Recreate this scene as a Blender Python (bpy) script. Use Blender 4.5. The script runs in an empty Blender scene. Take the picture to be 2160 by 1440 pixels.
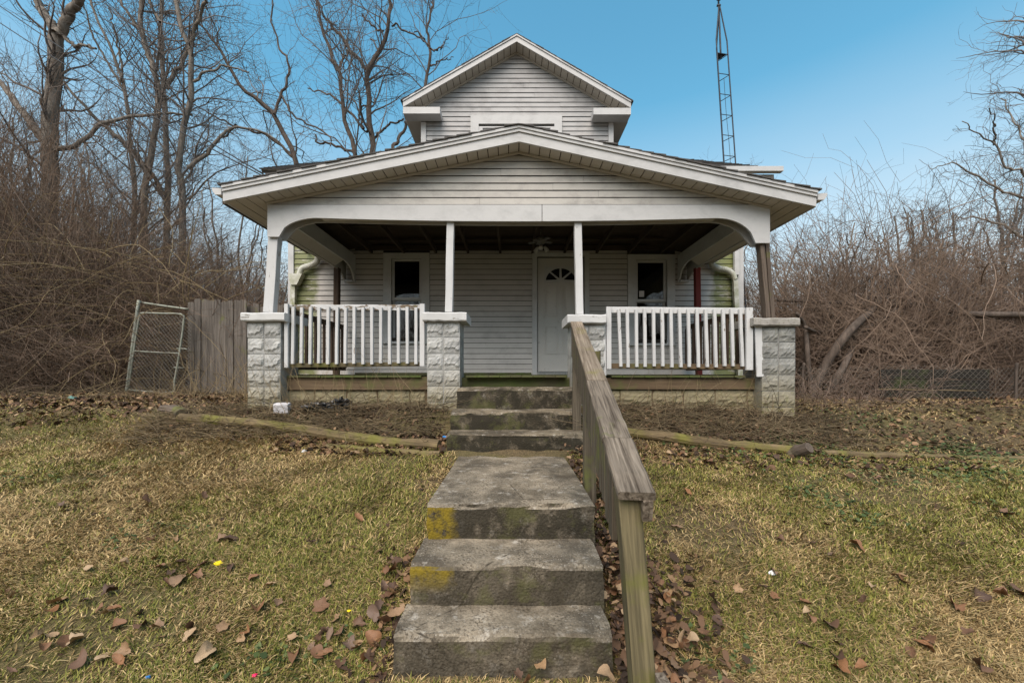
import bpy, bmesh, math, random
import numpy as np
from mathutils import Matrix, Vector, Euler

# ------------------------------------------------------------------ camera, world, sun, exposure
S = bpy.context.scene
COL = S.collection
F = 840.0                      # focal length in photo pixels (2160 px wide): a 14 mm lens
HZ = 788.0                     # photo row of the horizon; z = 0 is eye level = the porch floor
cam_d = bpy.data.cameras.new('camera')
cam = bpy.data.objects.new('camera', cam_d); COL.objects.link(cam)
cam_d.sensor_width = 36.0; cam_d.lens = 36.0 * F / 2160.0
cam_d.shift_y = (HZ - 720.0) / 2160.0
cam_d.clip_start = 0.05; cam_d.clip_end = 3000.0
cam.location = (0, 0, 0); cam.rotation_euler = (math.pi / 2, 0, 0)
S.camera = cam
SUN_AZ, SUN_EL = math.radians(200), math.radians(51)
wd = bpy.data.worlds.new('World'); S.world = wd; wd.use_nodes = True
wn = wd.node_tree; wn.nodes.clear()
def wnode(t, **k):
    n = wn.nodes.new(t)
    for a, v in k.items(): setattr(n, a, v)
    return n
sky = wnode('ShaderNodeTexSky', sky_type='NISHITA', sun_disc=False, sun_elevation=SUN_EL, sun_rotation=SUN_AZ,
            air_density=1.35, dust_density=1.6, ozone_density=2.2, altitude=0)
hs = wnode('ShaderNodeHueSaturation'); hs.inputs['Saturation'].default_value = 1.26; hs.inputs['Hue'].default_value = 0.471
wn.links.new(sky.outputs[0], hs.inputs['Color'])
# thin pale cloud veil, thicker low down all the way round
tc = wnode('ShaderNodeTexCoord'); sp = wnode('ShaderNodeSeparateXYZ'); wn.links.new(tc.outputs['Generated'], sp.inputs[0])
cn = wnode('ShaderNodeTexNoise'); cn.inputs['Scale'].default_value = 3.2; cn.inputs['Detail'].default_value = 6
mp = wnode('ShaderNodeMapping'); mp.inputs['Scale'].default_value = (1, 1, 3.2)
wn.links.new(tc.outputs['Generated'], mp.inputs[0]); wn.links.new(mp.outputs[0], cn.inputs['Vector'])
mr = wnode('ShaderNodeMapRange'); mr.inputs[1].default_value = 0.0; mr.inputs[2].default_value = 0.54; mr.inputs[3].default_value = 1.1; mr.inputs[4].default_value = 0.0
wn.links.new(sp.outputs['Z'], mr.inputs[0])
m1 = wnode('ShaderNodeMapRange'); m1.inputs[1].default_value = 0.3; m1.inputs[2].default_value = 0.7; m1.inputs[3].default_value = 0.75; m1.inputs[4].default_value = 1.0
wn.links.new(cn.outputs['Fac'], m1.inputs[0])
mu = wnode('ShaderNodeMath', operation='MULTIPLY'); wn.links.new(mr.outputs[0], mu.inputs[0]); wn.links.new(m1.outputs[0], mu.inputs[1])
mx = wnode('ShaderNodeMixRGB'); mx.inputs[2].default_value = (4.0, 3.75, 3.75, 1)
wn.links.new(mu.outputs[0], mx.inputs[0]); wn.links.new(hs.outputs[0], mx.inputs[1])
bg = wnode('ShaderNodeBackground'); bg.inputs[1].default_value = 0.1
wo = wnode('ShaderNodeOutputWorld')
wn.links.new(mx.outputs[0], bg.inputs[0]); wn.links.new(bg.outputs[0], wo.inputs[0])
sd = bpy.data.lights.new('sun', 'SUN'); sd.energy = 2.1; sd.angle = math.radians(60); sd.color = (1.0, 0.87, 0.73)
sun = bpy.data.objects.new('sun', sd); COL.objects.link(sun)
sdir = Vector((math.sin(SUN_AZ) * math.cos(SUN_EL), math.cos(SUN_AZ) * math.cos(SUN_EL), math.sin(SUN_EL)))
sun.rotation_euler = sdir.to_track_quat('Z', 'Y').to_euler(); sun.location = sdir * 40
S.view_settings.view_transform = 'Standard'; S.view_settings.look = 'None'
S.view_settings.exposure = 1.15; S.view_settings.gamma = 1.0; S.view_settings.use_curve_mapping = False

random.seed(7)
R = np.random.default_rng(11)
def P(px, py, Y): return Vector(((px - 1080.0) / F * Y, Y, (HZ - py) / F * Y))
def PX(px, Y): return (px - 1080.0) / F * Y
def PZ(py, Y): return (HZ - py) / F * Y

# ------------------------------------------------------------------ object helpers
WORLD = {}
def link(o, parent=None, mw=None):
    mw = mw or Matrix.Identity(4)
    COL.objects.link(o)
    o.matrix_basis = mw; WORLD[o.name] = mw.copy()
    if parent is not None:
        o.parent = parent; o.matrix_parent_inverse = WORLD[parent.name].inverted()
    return o
def thing(name, label, cat, loc, group=None):
    o = bpy.data.objects.new(name, None); o.empty_display_size = 0.2
    link(o, None, Matrix.Translation(Vector(loc)))
    return tag(o, label, cat, group)
def tag(o, label=None, cat=None, group=None, kind=None):
    if label: o['label'] = label
    if cat: o['category'] = cat
    if group: o['group'] = group
    if kind: o['kind'] = kind
    return o
def mesh(name, V, Fc, mat, smooth=False):
    me = bpy.data.meshes.new(name)
    me.from_pydata([tuple(v) for v in V], [], Fc); me.update()
    if mat: me.materials.append(mat)
    if smooth: me.polygons.foreach_set('use_smooth', [True] * len(me.polygons))
    return me
def obj(name, me, parent=None, mw=None):
    return link(bpy.data.objects.new(name, me), parent, mw)
def npmesh(name, V, Q, mat, smooth=True, k=4):
    """fast mesh from numpy vertices and k-gons"""
    me = bpy.data.meshes.new(name)
    V = np.ascontiguousarray(V, dtype=np.float32).reshape(-1, 3); Q = np.ascontiguousarray(Q, dtype=np.int32).reshape(-1, k)
    me.vertices.add(len(V)); me.vertices.foreach_set('co', V.ravel())
    me.loops.add(Q.size); me.loops.foreach_set('vertex_index', Q.ravel())
    me.polygons.add(len(Q)); me.polygons.foreach_set('loop_start', np.arange(0, Q.size, k, dtype=np.int32))
    if smooth: me.polygons.foreach_set('use_smooth', np.ones(len(Q), dtype=bool))
    me.update(calc_edges=True)
    if mat: me.materials.append(mat)
    return me
def frame_mat(p0, p1, up=(0, 0, 1)):
    p0, p1, up = Vector(p0), Vector(p1), Vector(up)
    x = (p1 - p0).normalized()
    y = up.cross(x)
    if y.length < 1e-4: y = Vector((0, 1, 0)).cross(x)
    if y.length < 1e-4: y = Vector((1, 0, 0)).cross(x)
    y.normalize(); z = x.cross(y)
    m = Matrix((x, y, z)).transposed().to_4x4(); m.translation = p0
    return m
def prism(L, w, h, b, nseg=1, wob=0.0, seed=0):
    """chamfered board along +x, width along y, height along z"""
    b = min(b, w * .4, h * .4)
    prof = [(-w/2+b, -h/2), (w/2-b, -h/2), (w/2, -h/2+b), (w/2, h/2-b), (w/2-b, h/2), (-w/2+b, h/2), (-w/2, h/2-b), (-w/2, -h/2+b)]
    rr = random.Random(seed)
    V, Fc = [], []
    for i in range(nseg + 1):
        oy, oz = rr.uniform(-wob, wob), rr.uniform(-wob, wob)
        for (y, z) in prof:
            V.append((L * i / nseg, y + oy + rr.uniform(-wob, wob) * .5, z + oz + rr.uniform(-wob, wob) * .5))
    for i in range(nseg):
        for j in range(8):
            a, c = i * 8 + j, i * 8 + (j + 1) % 8
            Fc.append((a, c, c + 8, a + 8))
    Fc.append(tuple(range(7, -1, -1))); Fc.append(tuple(nseg * 8 + j for j in range(8)))
    return V, Fc
def beam(name, p0, p1, w, h, mat, parent, up=(0, 0, 1), b=0.004, nseg=1, wob=0.0):
    L = (Vector(p1) - Vector(p0)).length
    V, Fc = prism(L, w, h, b, nseg, wob, seed=random.random())
    return obj(name, mesh(name, V, Fc, mat), parent, frame_mat(p0, p1, up))
def box(name, x0, x1, y0, y1, z0, z1, mat, parent, b=0.003):
    return beam(name, (x0, (y0 + y1) / 2, (z0 + z1) / 2), (x1, (y0 + y1) / 2, (z0 + z1) / 2), y1 - y0, z1 - z0, mat, parent, b=b)
def boxes_mesh(name, L, mat):
    V, Fc = [], []
    for (x0, x1, y0, y1, z0, z1) in L:
        o = len(V)
        V += [(x0, y0, z0), (x1, y0, z0), (x1, y1, z0), (x0, y1, z0), (x0, y0, z1), (x1, y0, z1), (x1, y1, z1), (x0, y1, z1)]
        Fc += [tuple(o + i for i in f) for f in ((0, 3, 2, 1), (4, 5, 6, 7), (0, 1, 5, 4), (1, 2, 6, 5), (2, 3, 7, 6), (3, 0, 4, 7))]
    return mesh(name, V, Fc, mat)
def extrude_poly(name, pts, axis, a0, a1, mat, parent=None):
    """polygon pts (u,v) extruded along axis ('x': u=y v=z; 'y': u=x v=z)"""
    n = len(pts)
    f = (lambda u, v, a: (a, u, v)) if axis == 'x' else (lambda u, v, a: (u, a, v))
    V = [f(u, v, a0) for u, v in pts] + [f(u, v, a1) for u, v in pts]
    Fc = [tuple(range(n)), tuple(range(2 * n - 1, n - 1, -1))] + [(i, n + i, n + (i + 1) % n, (i + 1) % n) for i in range(n)]
    me = mesh(name, V, Fc, mat)
    bm = bmesh.new(); bm.from_mesh(me); bmesh.ops.recalc_face_normals(bm, faces=bm.faces); bm.to_mesh(me); bm.free()
    return obj(name, me, parent)

# ---- tubes and twigs in numpy
def tubes(PTS, RAD, sides=3):
    """PTS (N,K,3), RAD (N,K) -> verts, quads"""
    N, K, _ = PTS.shape
    T = np.gradient(PTS, axis=1); T /= (np.linalg.norm(T, axis=2, keepdims=True) + 1e-9)
    ref = np.where(np.abs(T[..., 2:3]) < 0.9, np.array([0, 0, 1.0]), np.array([1.0, 0, 0]))
    ref = np.broadcast_to(ref[:, :1, :], T.shape)
    U = np.cross(T, ref); U /= (np.linalg.norm(U, axis=2, keepdims=True) + 1e-9)
    W = np.cross(T, U)
    a = np.linspace(0, 2 * np.pi, sides, endpoint=False)
    V = PTS[:, :, None, :] + RAD[:, :, None, None] * (U[:, :, None, :] * np.cos(a)[None, None, :, None] + W[:, :, None, :] * np.sin(a)[None, None, :, None])
    idx = np.arange(N * K * sides).reshape(N, K, sides)
    A = idx[:, :-1, :]; B = np.roll(A, -1, axis=2); D = idx[:, 1:, :]; C = np.roll(D, -1, axis=2)
    return V.reshape(-1, 3), np.stack([A, B, C, D], axis=-1).reshape(-1, 4)
def wander(st, dr, ln, K, jit, up=0.0, curl=0.0):
    N = len(st); d = dr / (np.linalg.norm(dr, axis=1, keepdims=True) + 1e-9)
    pts = np.empty((N, K, 3)); pts[:, 0] = st
    drift = R.normal(0, 1, (N, 3)) * curl
    for k in range(1, K):
        d = d + R.normal(0, jit, (N, 3)) + drift
        d[:, 2] += up if np.isscalar(up) else up[:, k]
        d /= (np.linalg.norm(d, axis=1, keepdims=True) + 1e-9)
        pts[:, k] = pts[:, k - 1] + d * (ln / (K - 1))[:, None]
    return pts
def taper(r0, r1, K):
    t = np.linspace(0, 1, K)[None, :]
    return r0[:, None] * (1 - t) + (r1 if not np.isscalar(r1) else np.full(len(r0), r1))[:, None] * t
def spawn(PTS, RAD, n, lo=0.2, hi=1.0, spread=1.0, fwd=0.6, up=0.25, lfrac=(0.3, 0.6), rfrac=0.55, lens=None):
    """choose n start points on parent twigs, chance by length; returns start, dir, length, radius"""
    N, K, _ = PTS.shape
    Ls = np.linalg.norm(np.diff(PTS, axis=1), axis=2).sum(1)
    i = R.choice(N, n, p=Ls / Ls.sum())
    t = R.uniform(lo, hi, n); kf = t * (K - 1.001); k = kf.astype(int); f = (kf - k)[:, None]
    st = PTS[i, k] * (1 - f) + PTS[i, k + 1] * f
    tg = PTS[i, k + 1] - PTS[i, k]; tg /= (np.linalg.norm(tg, axis=1, keepdims=True) + 1e-9)
    rv = R.normal(0, 1, (n, 3)); rv -= tg * (rv * tg).sum(1, keepdims=True); rv /= (np.linalg.norm(rv, axis=1, keepdims=True) + 1e-9)
    d = rv * spread + tg * fwd; d[:, 2] += up
    base = Ls[i] if lens is None else lens
    ln = base * R.uniform(lfrac[0], lfrac[1], n) * (1.15 - 0.6 * t)
    rr = (RAD[i, k] * (1 - f[:, 0]) + RAD[i, k + 1] * f[:, 0]) * rfrac
    return st, d, ln, rr
def resample(pts, K):
    pts = np.array(pts, float)
    ext = np.vstack([2 * pts[0] - pts[1], pts, 2 * pts[-1] - pts[-2]])
    n = len(pts) - 1; out = []
    for u in np.linspace(0, n - 1e-6, K):
        i = int(u); t = u - i; p0, p1, p2, p3 = ext[i:i + 4]
        out.append(0.5 * (2 * p1 + (p2 - p0) * t + (2 * p0 - 5 * p1 + 4 * p2 - p3) * t * t + (3 * p1 - p0 - 3 * p2 + p3) * t ** 3))
    return np.array(out)
def tube_path(pts, r, K=24, sides=8):
    """one smooth tube with end caps, r = number or per-control-point list"""
    q = resample(pts, K)[None]
    rr = np.full((1, K), r) if np.isscalar(r) else np.interp(np.linspace(0, 1, K), np.linspace(0, 1, len(r)), r)[None]
    V, Q = tubes(q, rr, sides)
    V = [tuple(v) for v in V]; Fc = [tuple(int(a) for a in f) for f in Q]
    Fc.append(tuple(range(sides - 1, -1, -1))); Fc.append(tuple((K - 1) * sides + j for j in range(sides)))
    return V, Fc
def tube(name, pts, r, mat, parent, K=24, sides=8):
    V, Fc = tube_path(pts, r, K, sides)
    return obj(name, mesh(name, V, Fc, mat, True), parent)
def vnoise(x, y, s, seed=0):
    x = np.asarray(x) * s + seed * 17.3; y = np.asarray(y) * s + seed * 9.1
    xi, yi = np.floor(x).astype(np.int64), np.floor(y).astype(np.int64)
    fx, fy = x - xi, y - yi; fx = fx * fx * (3 - 2 * fx); fy = fy * fy * (3 - 2 * fy)
    def h(a, b):
        n = (a * 374761393 + b * 668265263 + seed * 1442695) & 0x7fffffff
        n = ((n ^ (n >> 13)) * 1274126177) & 0x7fffffff
        return ((n ^ (n >> 16)) & 0xffff) / 65535.0
    return (h(xi, yi) * (1 - fx) + h(xi + 1, yi) * fx) * (1 - fy) + (h(xi, yi + 1) * (1 - fx) + h(xi + 1, yi + 1) * fx) * fy
def fbm(x, y, s, seed=0, o=3):
    return sum(vnoise(x, y, s * 2 ** i, seed + i) * 0.5 ** i for i in range(o)) / sum(0.5 ** i for i in range(o))

# ------------------------------------------------------------------ materials
class NT:
    """small node-tree writer"""
    def __init__(s, name):
        s.m = bpy.data.materials.new(name); s.m.use_nodes = True
        s.t = s.m.node_tree; s.t.nodes.clear()
        s.out = s.t.nodes.new('ShaderNodeOutputMaterial')
        s.b = s.t.nodes.new('ShaderNodeBsdfPrincipled'); s.t.links.new(s.b.outputs[0], s.out.inputs[0])
    def n(s, typ, ins=None, **k):
        nd = s.t.nodes.new(typ)
        for a, v in k.items(): setattr(nd, a, v)
        for a, v in (ins or {}).items(): s.put(nd.inputs[a], v)
        return nd
    def put(s, sock, v):
        if isinstance(v, bpy.types.NodeSocket): s.t.links.new(v, sock)
        else:
            if hasattr(v, '__len__') and len(v) == 3 and sock.type == 'RGBA': v = (*v, 1)
            sock.default_value = v
    def pos(s): return s.n('ShaderNodeNewGeometry').outputs['Position']
    def objc(s): return s.n('ShaderNodeTexCoord').outputs['Object']
    def xyz(s, v): return s.n('ShaderNodeSeparateXYZ', {0: v}).outputs
    def map(s, v, sc=(1, 1, 1), loc=(0, 0, 0)): return s.n('ShaderNodeMapping', {0: v, 'Scale': sc, 'Location': loc}).outputs[0]
    def noise(s, v, sc, det=4, rough=0.55, dist=0.0): return s.n('ShaderNodeTexNoise', {'Vector': v, 'Scale': sc, 'Detail': det, 'Roughness': rough, 'Distortion': dist}).outputs['Fac']
    def vor(s, v, sc): return s.n('ShaderNodeTexVoronoi', {'Vector': v, 'Scale': sc}).outputs['Distance']
    def rng(s, f, a, b, c=0.0, d=1.0): return s.n('ShaderNodeMapRange', {0: f, 1: a, 2: b, 3: c, 4: d}).outputs[0]
    def math(s, op, a, b=0.0): return s.n('ShaderNodeMath', {0: a, 1: b}, operation=op).outputs[0]
    def mix(s, f, a, b): return s.n('ShaderNodeMixRGB', {0: f, 1: a, 2: b}).outputs[0]
    def rand(s): return s.n('ShaderNodeObjectInfo').outputs['Random']
    def isl(s): return s.n('ShaderNodeNewGeometry').outputs['Random Per Island']
    def ramp(s, f, stops):
        r = s.n('ShaderNodeValToRGB', {0: f}); e = r.color_ramp.elements
        while len(e) < len(stops): e.new(0.5)
        for el, (p, c) in zip(e, stops): el.position = p; el.color = (*c, 1)
        return r.outputs[0]
    def bump(s, h, dist, st=1.0): s.put(s.b.inputs['Normal'], s.n('ShaderNodeBump', {'Height': h, 'Distance': dist, 'Strength': st}).outputs[0])
    def done(s, col, rough=0.7, spec=0.3):
        s.put(s.b.inputs['Base Color'], col); s.put(s.b.inputs['Roughness'], rough); s.put(s.b.inputs['Specular IOR Level'], spec)
        return s.m
def wood_mat(name, c1, c2, moss=0.0, mosscol=(.11, .12, .03), paint=None, wear=0.5, scale=1.0):
    """grain runs along the object's own x; paint = colour flaking off the wood"""
    t = NT(name); o = t.objc()
    off = t.n('ShaderNodeVectorMath', {0: o, 1: t.n('ShaderNodeCombineXYZ', {0: t.math('MULTIPLY', t.rand(), 37.0), 1: t.math('MULTIPLY', t.rand(), 11.0), 2: 0.0}).outputs[0]}, operation='ADD').outputs[0]
    g = t.noise(t.map(off, (2.2 * scale, 60 * scale, 60 * scale)), 1.0, 5, 0.6, 0.6)
    g2 = t.noise(t.map(off, (1.2, 9, 9)), 1.0, 3)
    col = t.mix(t.rng(g, .3, .7), c1, c2)
    col = t.mix(t.rng(g2, .35, .75, 0, .55), col, tuple(c * .55 for c in c1))
    if moss > 0:
        mn = t.noise(t.pos(), 3.0, 6, .65)
        col = t.mix(t.math('MULTIPLY', t.rng(mn, .62 - moss * .3, .72 - moss * .15), .8), col, mosscol)
    h = g
    if paint:
        pn = t.noise(t.map(off, (5, 16, 16)), 1.0, 7, .68)
        pm = t.rng(pn, .72 - wear * .3, .735 - wear * .3)          # 1 where the paint is gone
        dirt = t.noise(t.pos(), 2.2, 6, .62)
        pc = t.mix(t.rng(dirt, .42, .78, 0, .5), paint, tuple(c * .6 for c in paint))
        col = t.mix(pm, pc, col)
        h = t.math('ADD', t.math('MULTIPLY', g, .4), t.math('MULTIPLY', pm, -.8))
    t.bump(h, .004, .7)
    return t.done(col, .78, .25)
WHITE = (.5, .5, .495)
M_white = wood_mat('white_paint', (.22, .18, .14), (.3, .26, .21), paint=WHITE, wear=.28)
M_whitebad = wood_mat('flaking_white_paint', (.1, .075, .05), (.2, .15, .1), moss=.3, paint=WHITE, wear=.72)
M_grey = wood_mat('weathered_grey_wood', (.045, .032, .021), (.29, .24, .185), moss=.05)
M_greyy = wood_mat('lichen_grey_wood', (.085, .06, .04), (.34, .28, .21), moss=.22, mosscol=(.16, .14, .04))
M_greymoss = wood_mat('mossy_grey_wood', (.06, .05, .028), (.2, .165, .09), moss=.38, mosscol=(.115, .12, .022))
M_upright = wood_mat('dark_upright_wood', (.05, .038, .025), (.17, .14, .1), moss=.25)
M_brown = wood_mat('dark_brown_wood', (.05, .032, .022), (.1, .065, .042))
M_post = wood_mat('bare_post_wood', (.07, .055, .042), (.15, .115, .09), moss=.2)
M_rimj = wood_mat('damp_joist_wood', (.09, .06, .035), (.17, .12, .07), moss=.4, mosscol=(.09, .1, .03))
M_floor = wood_mat('porch_floor_wood', (.06, .055, .03), (.11, .1, .05), moss=.7, mosscol=(.07, .1, .02))
M_fence = wood_mat('fence_wood', (.06, .05, .042), (.2, .175, .15), moss=.05)
M_red = wood_mat('red_paint', (.1, .03, .02), (.2, .05, .04), paint=(.16, .03, .025), wear=.2)
M_log = wood_mat('landscape_timber', (.07, .05, .028), (.24, .175, .09), moss=.6, mosscol=(.14, .135, .025))
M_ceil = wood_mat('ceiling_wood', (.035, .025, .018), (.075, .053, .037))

def siding_mat(name, base, algae=False, grime=.5):
    t = NT(name); p = t.pos(); x = t.xyz(p)
    st = t.noise(t.map(p, (3.2, 3.2, 5)), 1.0, 7, .7)
    bl = t.noise(p, 1.4, 5, .6)
    dk = tuple(c * .42 for c in base)
    col = t.mix(t.math('MULTIPLY', t.math('MULTIPLY', t.rng(st, .46, .75), t.rng(bl, .35, .65, .25, 1)), grime), base, dk)
    sp_ = t.noise(t.map(p, (30, 30, 60)), 1.0, 3)
    col = t.mix(t.rng(sp_, .68, .74, 0, .35), col, (.2, .19, .14))
    if algae:
        jx = t.math('ADD', x[0], t.math('MULTIPLY', t.math('SUBTRACT', t.noise(p, 4, 5), .5), .3))
        l = t.rng(jx, -3.62, -3.5, 1, 0); r = t.rng(jx, 3.62, 3.72, 0, 1)
        an = t.rng(t.noise(t.map(p, (5, 5, 16)), 1.0, 6, .7), .28, .48, 0, .95)
        col = t.mix(t.math('MULTIPLY', t.math('MAXIMUM', l, r), an), col, (.13, .145, .04))
    t.bump(t.noise(t.map(p, (3, 3, 90)), 1.0, 3), .002, .35)
    return t.done(col, .5, .35)
M_side = siding_mat('vinyl_siding', (.46, .435, .405), True, .6)  # lighter than the other siding: colour stands in for fill light under the porch
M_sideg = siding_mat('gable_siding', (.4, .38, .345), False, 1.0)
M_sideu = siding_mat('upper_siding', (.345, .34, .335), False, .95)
M_soffit = siding_mat('soffit_vinyl', (.42, .385, .33), False, .3)
M_trim = siding_mat('trim_white', (.45, .447, .44), False, .55)
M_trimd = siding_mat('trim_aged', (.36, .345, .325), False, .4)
def t_door():
    t = NT('door_paint'); p = t.pos(); x = t.xyz(p)
    n = t.noise(p, 9, 7, .7); low = t.rng(x[2], .15, 1.0, 1, .25)
    scuff = t.math('MULTIPLY', t.rng(n, .6, .66), low)
    col = t.mix(scuff, t.mix(t.noise(p, 2.5, 4), (.43, .415, .385), (.52, .5, .465)), (.17, .15, .13))
    return t.done(col, .45, .4)
M_door = t_door()
def simple(name, c1, c2, sc=8, rough=.7, bump=.0, metal=0.0, spec=.3, det=5):
    t = NT(name); n = t.noise(t.pos(), sc, det, .6)
    if bump: t.bump(n, bump)
    t.b.inputs['Metallic'].default_value = metal
    return t.done(t.mix(t.rng(n, .3, .7), c1, c2), rough, spec)
def t_shingle():
    t = NT('asphalt_shingle'); n = t.noise(t.pos(), 120, 2)
    c = t.mix(t.isl(), (.04, .039, .038), (.085, .08, .076)); c = t.mix(t.rng(n, .35, .7, 0, .6), c, (.12, .112, .105))
    t.bump(n, .004); return t.done(c, .92, .15)
M_shingle = t_shingle()
M_dark = simple('dark_sheathing', (.02, .018, .016), (.035, .03, .025), 6, .9)  # dark in colour so the gaps between siding boards read as shadow lines
M_room = simple('room_plaster', (.1, .095, .09), (.13, .125, .12), 3, .9)
M_galv = simple('galvanised_steel', (.2, .205, .2), (.32, .32, .31), 30, .5, 0, .7)
M_galvm = simple('mossy_galvanised', (.2, .21, .16), (.33, .34, .3), 12, .6, 0, .3)
M_wire = simple('fence_wire', (.18, .17, .15), (.3, .29, .26), 40, .6, 0, .4)
M_tower = simple('tower_steel', (.035, .04, .048), (.065, .07, .08), 14, .6, 0, .6)
M_black = simple('black_plastic', (.008, .008, .009), (.02, .02, .02), 30, .28, .002, 0, .5)
M_rubber = simple('black_cable', (.015, .015, .016), (.03, .03, .03), 20, .6)
def t_gutter():
    t = NT('algae_downspout'); p = t.pos(); x = t.xyz(p)
    m = t.math('MULTIPLY', t.rng(t.noise(p, 7, 6, .7), .35, .6), t.rng(x[2], 1.2, 2.05, 1, .3))
    return t.done(t.mix(m, (.55, .55, .5), (.2, .21, .1)), .5, .4)
M_spout = t_gutter()
def t_glass():
    t = NT('window_glass')
    tr = t.n('ShaderNodeBsdfTransparent', {0: (.55, .57, .58, 1)}); gl = t.n('ShaderNodeBsdfGlossy', {'Color': (1, 1, 1, 1), 'Roughness': .02})
    fr = t.n('ShaderNodeFresnel', {0: 1.5}).outputs[0]
    w = t.n('ShaderNodeBump', {'Height': t.noise(t.pos(), 2.2, 2), 'Distance': .02, 'Strength': .15}).outputs[0]; t.put(gl.inputs['Normal'], w)
    mxs = t.n('ShaderNodeMixShader', {0: fr, 1: tr.outputs[0], 2: gl.outputs[0]})
    t.t.links.new(mxs.outputs[0], t.out.inputs[0]); return t.m
M_glass = t_glass()
def t_concrete(name, riser_dark, base=(.27, .225, .165)):
    t = NT(name); p = t.pos(); x = t.xyz(p)
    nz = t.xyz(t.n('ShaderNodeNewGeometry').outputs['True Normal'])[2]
    agg = t.vor(p, 70); big = t.noise(p, 3.2, 7, .68); mid = t.noise(p, 11, 6, .65); fine = t.noise(p, 70, 3)
    col = t.mix(t.rng(big, .4, .6), base, tuple(c * .34 for c in base))
    col = t.mix(t.rng(mid, .56, .7, 0, .8), col, (.42, .385, .33))
    col = t.mix(t.math('MULTIPLY', t.rng(agg, .05, .3, .8, 0), t.rng(t.noise(p, 5, 4), .35, .65)), col, (.5, .45, .38))
    col = t.mix(t.math('MULTIPLY', t.rng(fine, .5, .62), t.rng(t.noise(p, 7, 5), .35, .62, .15, .9)), col, (.06, .047, .033))
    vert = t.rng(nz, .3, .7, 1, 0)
    ce = t.n('ShaderNodeTexVoronoi', {'Vector': t.map(p, (1, 1, 1), (.37, .2, .1)), 'Scale': 1.7}, feature='DISTANCE_TO_EDGE').outputs['Distance']
    ce = t.math('ADD', ce, t.math('MULTIPLY', t.math('SUBTRACT', t.noise(p, 18, 5), .5), .05))
    col = t.mix(t.math('MULTIPLY', t.rng(ce, .0, .008, .85, 0), t.rng(t.noise(p, 2.2, 2), .48, .56)), col, (.03, .024, .016))
    dmp = t.noise(t.map(p, (1, 1, 1), (3, 1, 5)), 2.0, 7, .7)
    col = t.mix(t.rng(dmp, .5, .6, 0, .55), col, (.07, .055, .036))
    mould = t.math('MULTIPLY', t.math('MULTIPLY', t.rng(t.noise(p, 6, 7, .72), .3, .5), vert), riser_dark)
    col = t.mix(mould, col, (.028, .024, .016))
    gm = t.math('MULTIPLY', t.rng(t.noise(p, 4.2, 6, .7), .52, .62), t.math('MULTIPLY', vert, .55))
    col = t.mix(gm, col, (.085, .085, .03))
    # yellow lichen at the left corners of the lower flight
    lx = t.math('ADD', x[0], t.math('MULTIPLY', t.math('SUBTRACT', t.noise(p, 7, 5), .5), .25))
    li = t.math('MULTIPLY', t.math('MULTIPLY', t.rng(lx, -.4, -.33, 1, 0), vert), t.math('MULTIPLY', t.rng(x[2], -1.2, -1.08, 0, 1), t.rng(t.noise(p, 16, 5, .7), .35, .52, 0, .95)))
    li = t.math('MULTIPLY', li, t.rng(x[1], 2.8, 3.0, 1, 0))
    col = t.mix(li, col, (.2, .145, .015))
    t.bump(t.math('ADD', t.math('MULTIPLY', agg, .35), t.math('ADD', t.math('MULTIPLY', mid, .9), t.math('MULTIPLY', fine, .25))), .012, .8)
    return t.done(col, .88, .2)
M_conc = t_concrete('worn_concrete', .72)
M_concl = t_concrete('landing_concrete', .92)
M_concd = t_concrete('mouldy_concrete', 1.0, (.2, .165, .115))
def t_block(name, paint):
    t = NT(name); p = t.pos(); x = t.xyz(p)
    n = t.noise(p, 5, 7, .68); n2 = t.noise(p, 22, 5, .65)
    col = t.mix(t.rng(n, .4, .62, 0, .9), paint, tuple(c * .58 for c in paint))
    lowz = t.rng(t.math('ADD', x[2], t.math('MULTIPLY', t.math('SUBTRACT', n, .5), .5)), -.42, .12, 1, 0)
    col = t.mix(t.math('MULTIPLY', lowz, .9), col, t.mix(n2, (.17, .145, .085), (.3, .26, .17)))
    lich = t.math('MULTIPLY', t.rng(n2, .52, .62), t.rng(x[2], -.5, -.2, .9, .12))
    col = t.mix(lich, col, (.14, .14, .04))
    col = t.mix(t.rng(t.noise(p, 34, 4), .64, .7, 0, .7), col, (.12, .1, .08))
    t.bump(t.math('ADD', n2, t.math('MULTIPLY', t.noise(p, 60, 3), .4)), .008, .8)
    return t.done(col, .85, .2)
M_blockw = t_block('painted_block', (.4, .4, .385))
M_blockg = t_block('worn_block', (.25, .25, .235))
M_blockf = t_block('foundation_block', (.26, .225, .14))
M_cap = t_block('cap_concrete', (.33, .31, .28))
M_capw = wood_mat('painted_cap', (.2, .18, .15), (.3, .28, .25), paint=(.5, .5, .49), wear=.3)
def t_bark(name, c1, c2, zs=None):
    t = NT(name); p = t.pos()
    n = t.noise(t.map(p, (14, 14, 3)), 1.0, 5, .65); n2 = t.noise(p, 1.1, 3)
    col = t.mix(t.rng(n, .32, .68), c1, c2); col = t.mix(t.rng(n2, .4, .7, 0, .5), col, tuple(.5 * c for c in c1))
    t.bump(n, .02, .8); return t.done(col, .9, .15)
M_bark = t_bark('bark_grey', (.11, .095, .08), (.25, .22, .185))
M_barkd = t_bark('bark_dark', (.06, .048, .04), (.14, .11, .09))
def t_twig(name, c1, c2):
    t = NT(name); i = t.isl(); return t.done(t.mix(t.rng(t.noise(t.pos(), .9, 3), .3, .7, 0, .5), t.mix(i, c1, c2), tuple(.55 * a for a in c1)), .85, .2)
M_twigb = t_twig('twig_brown', (.11, .075, .052), (.29, .21, .155))
M_twigg = t_twig('twig_grey', (.1, .085, .075), (.22, .19, .17))
M_twigr = t_twig('twig_red', (.12, .08, .06), (.28, .21, .165))
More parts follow.
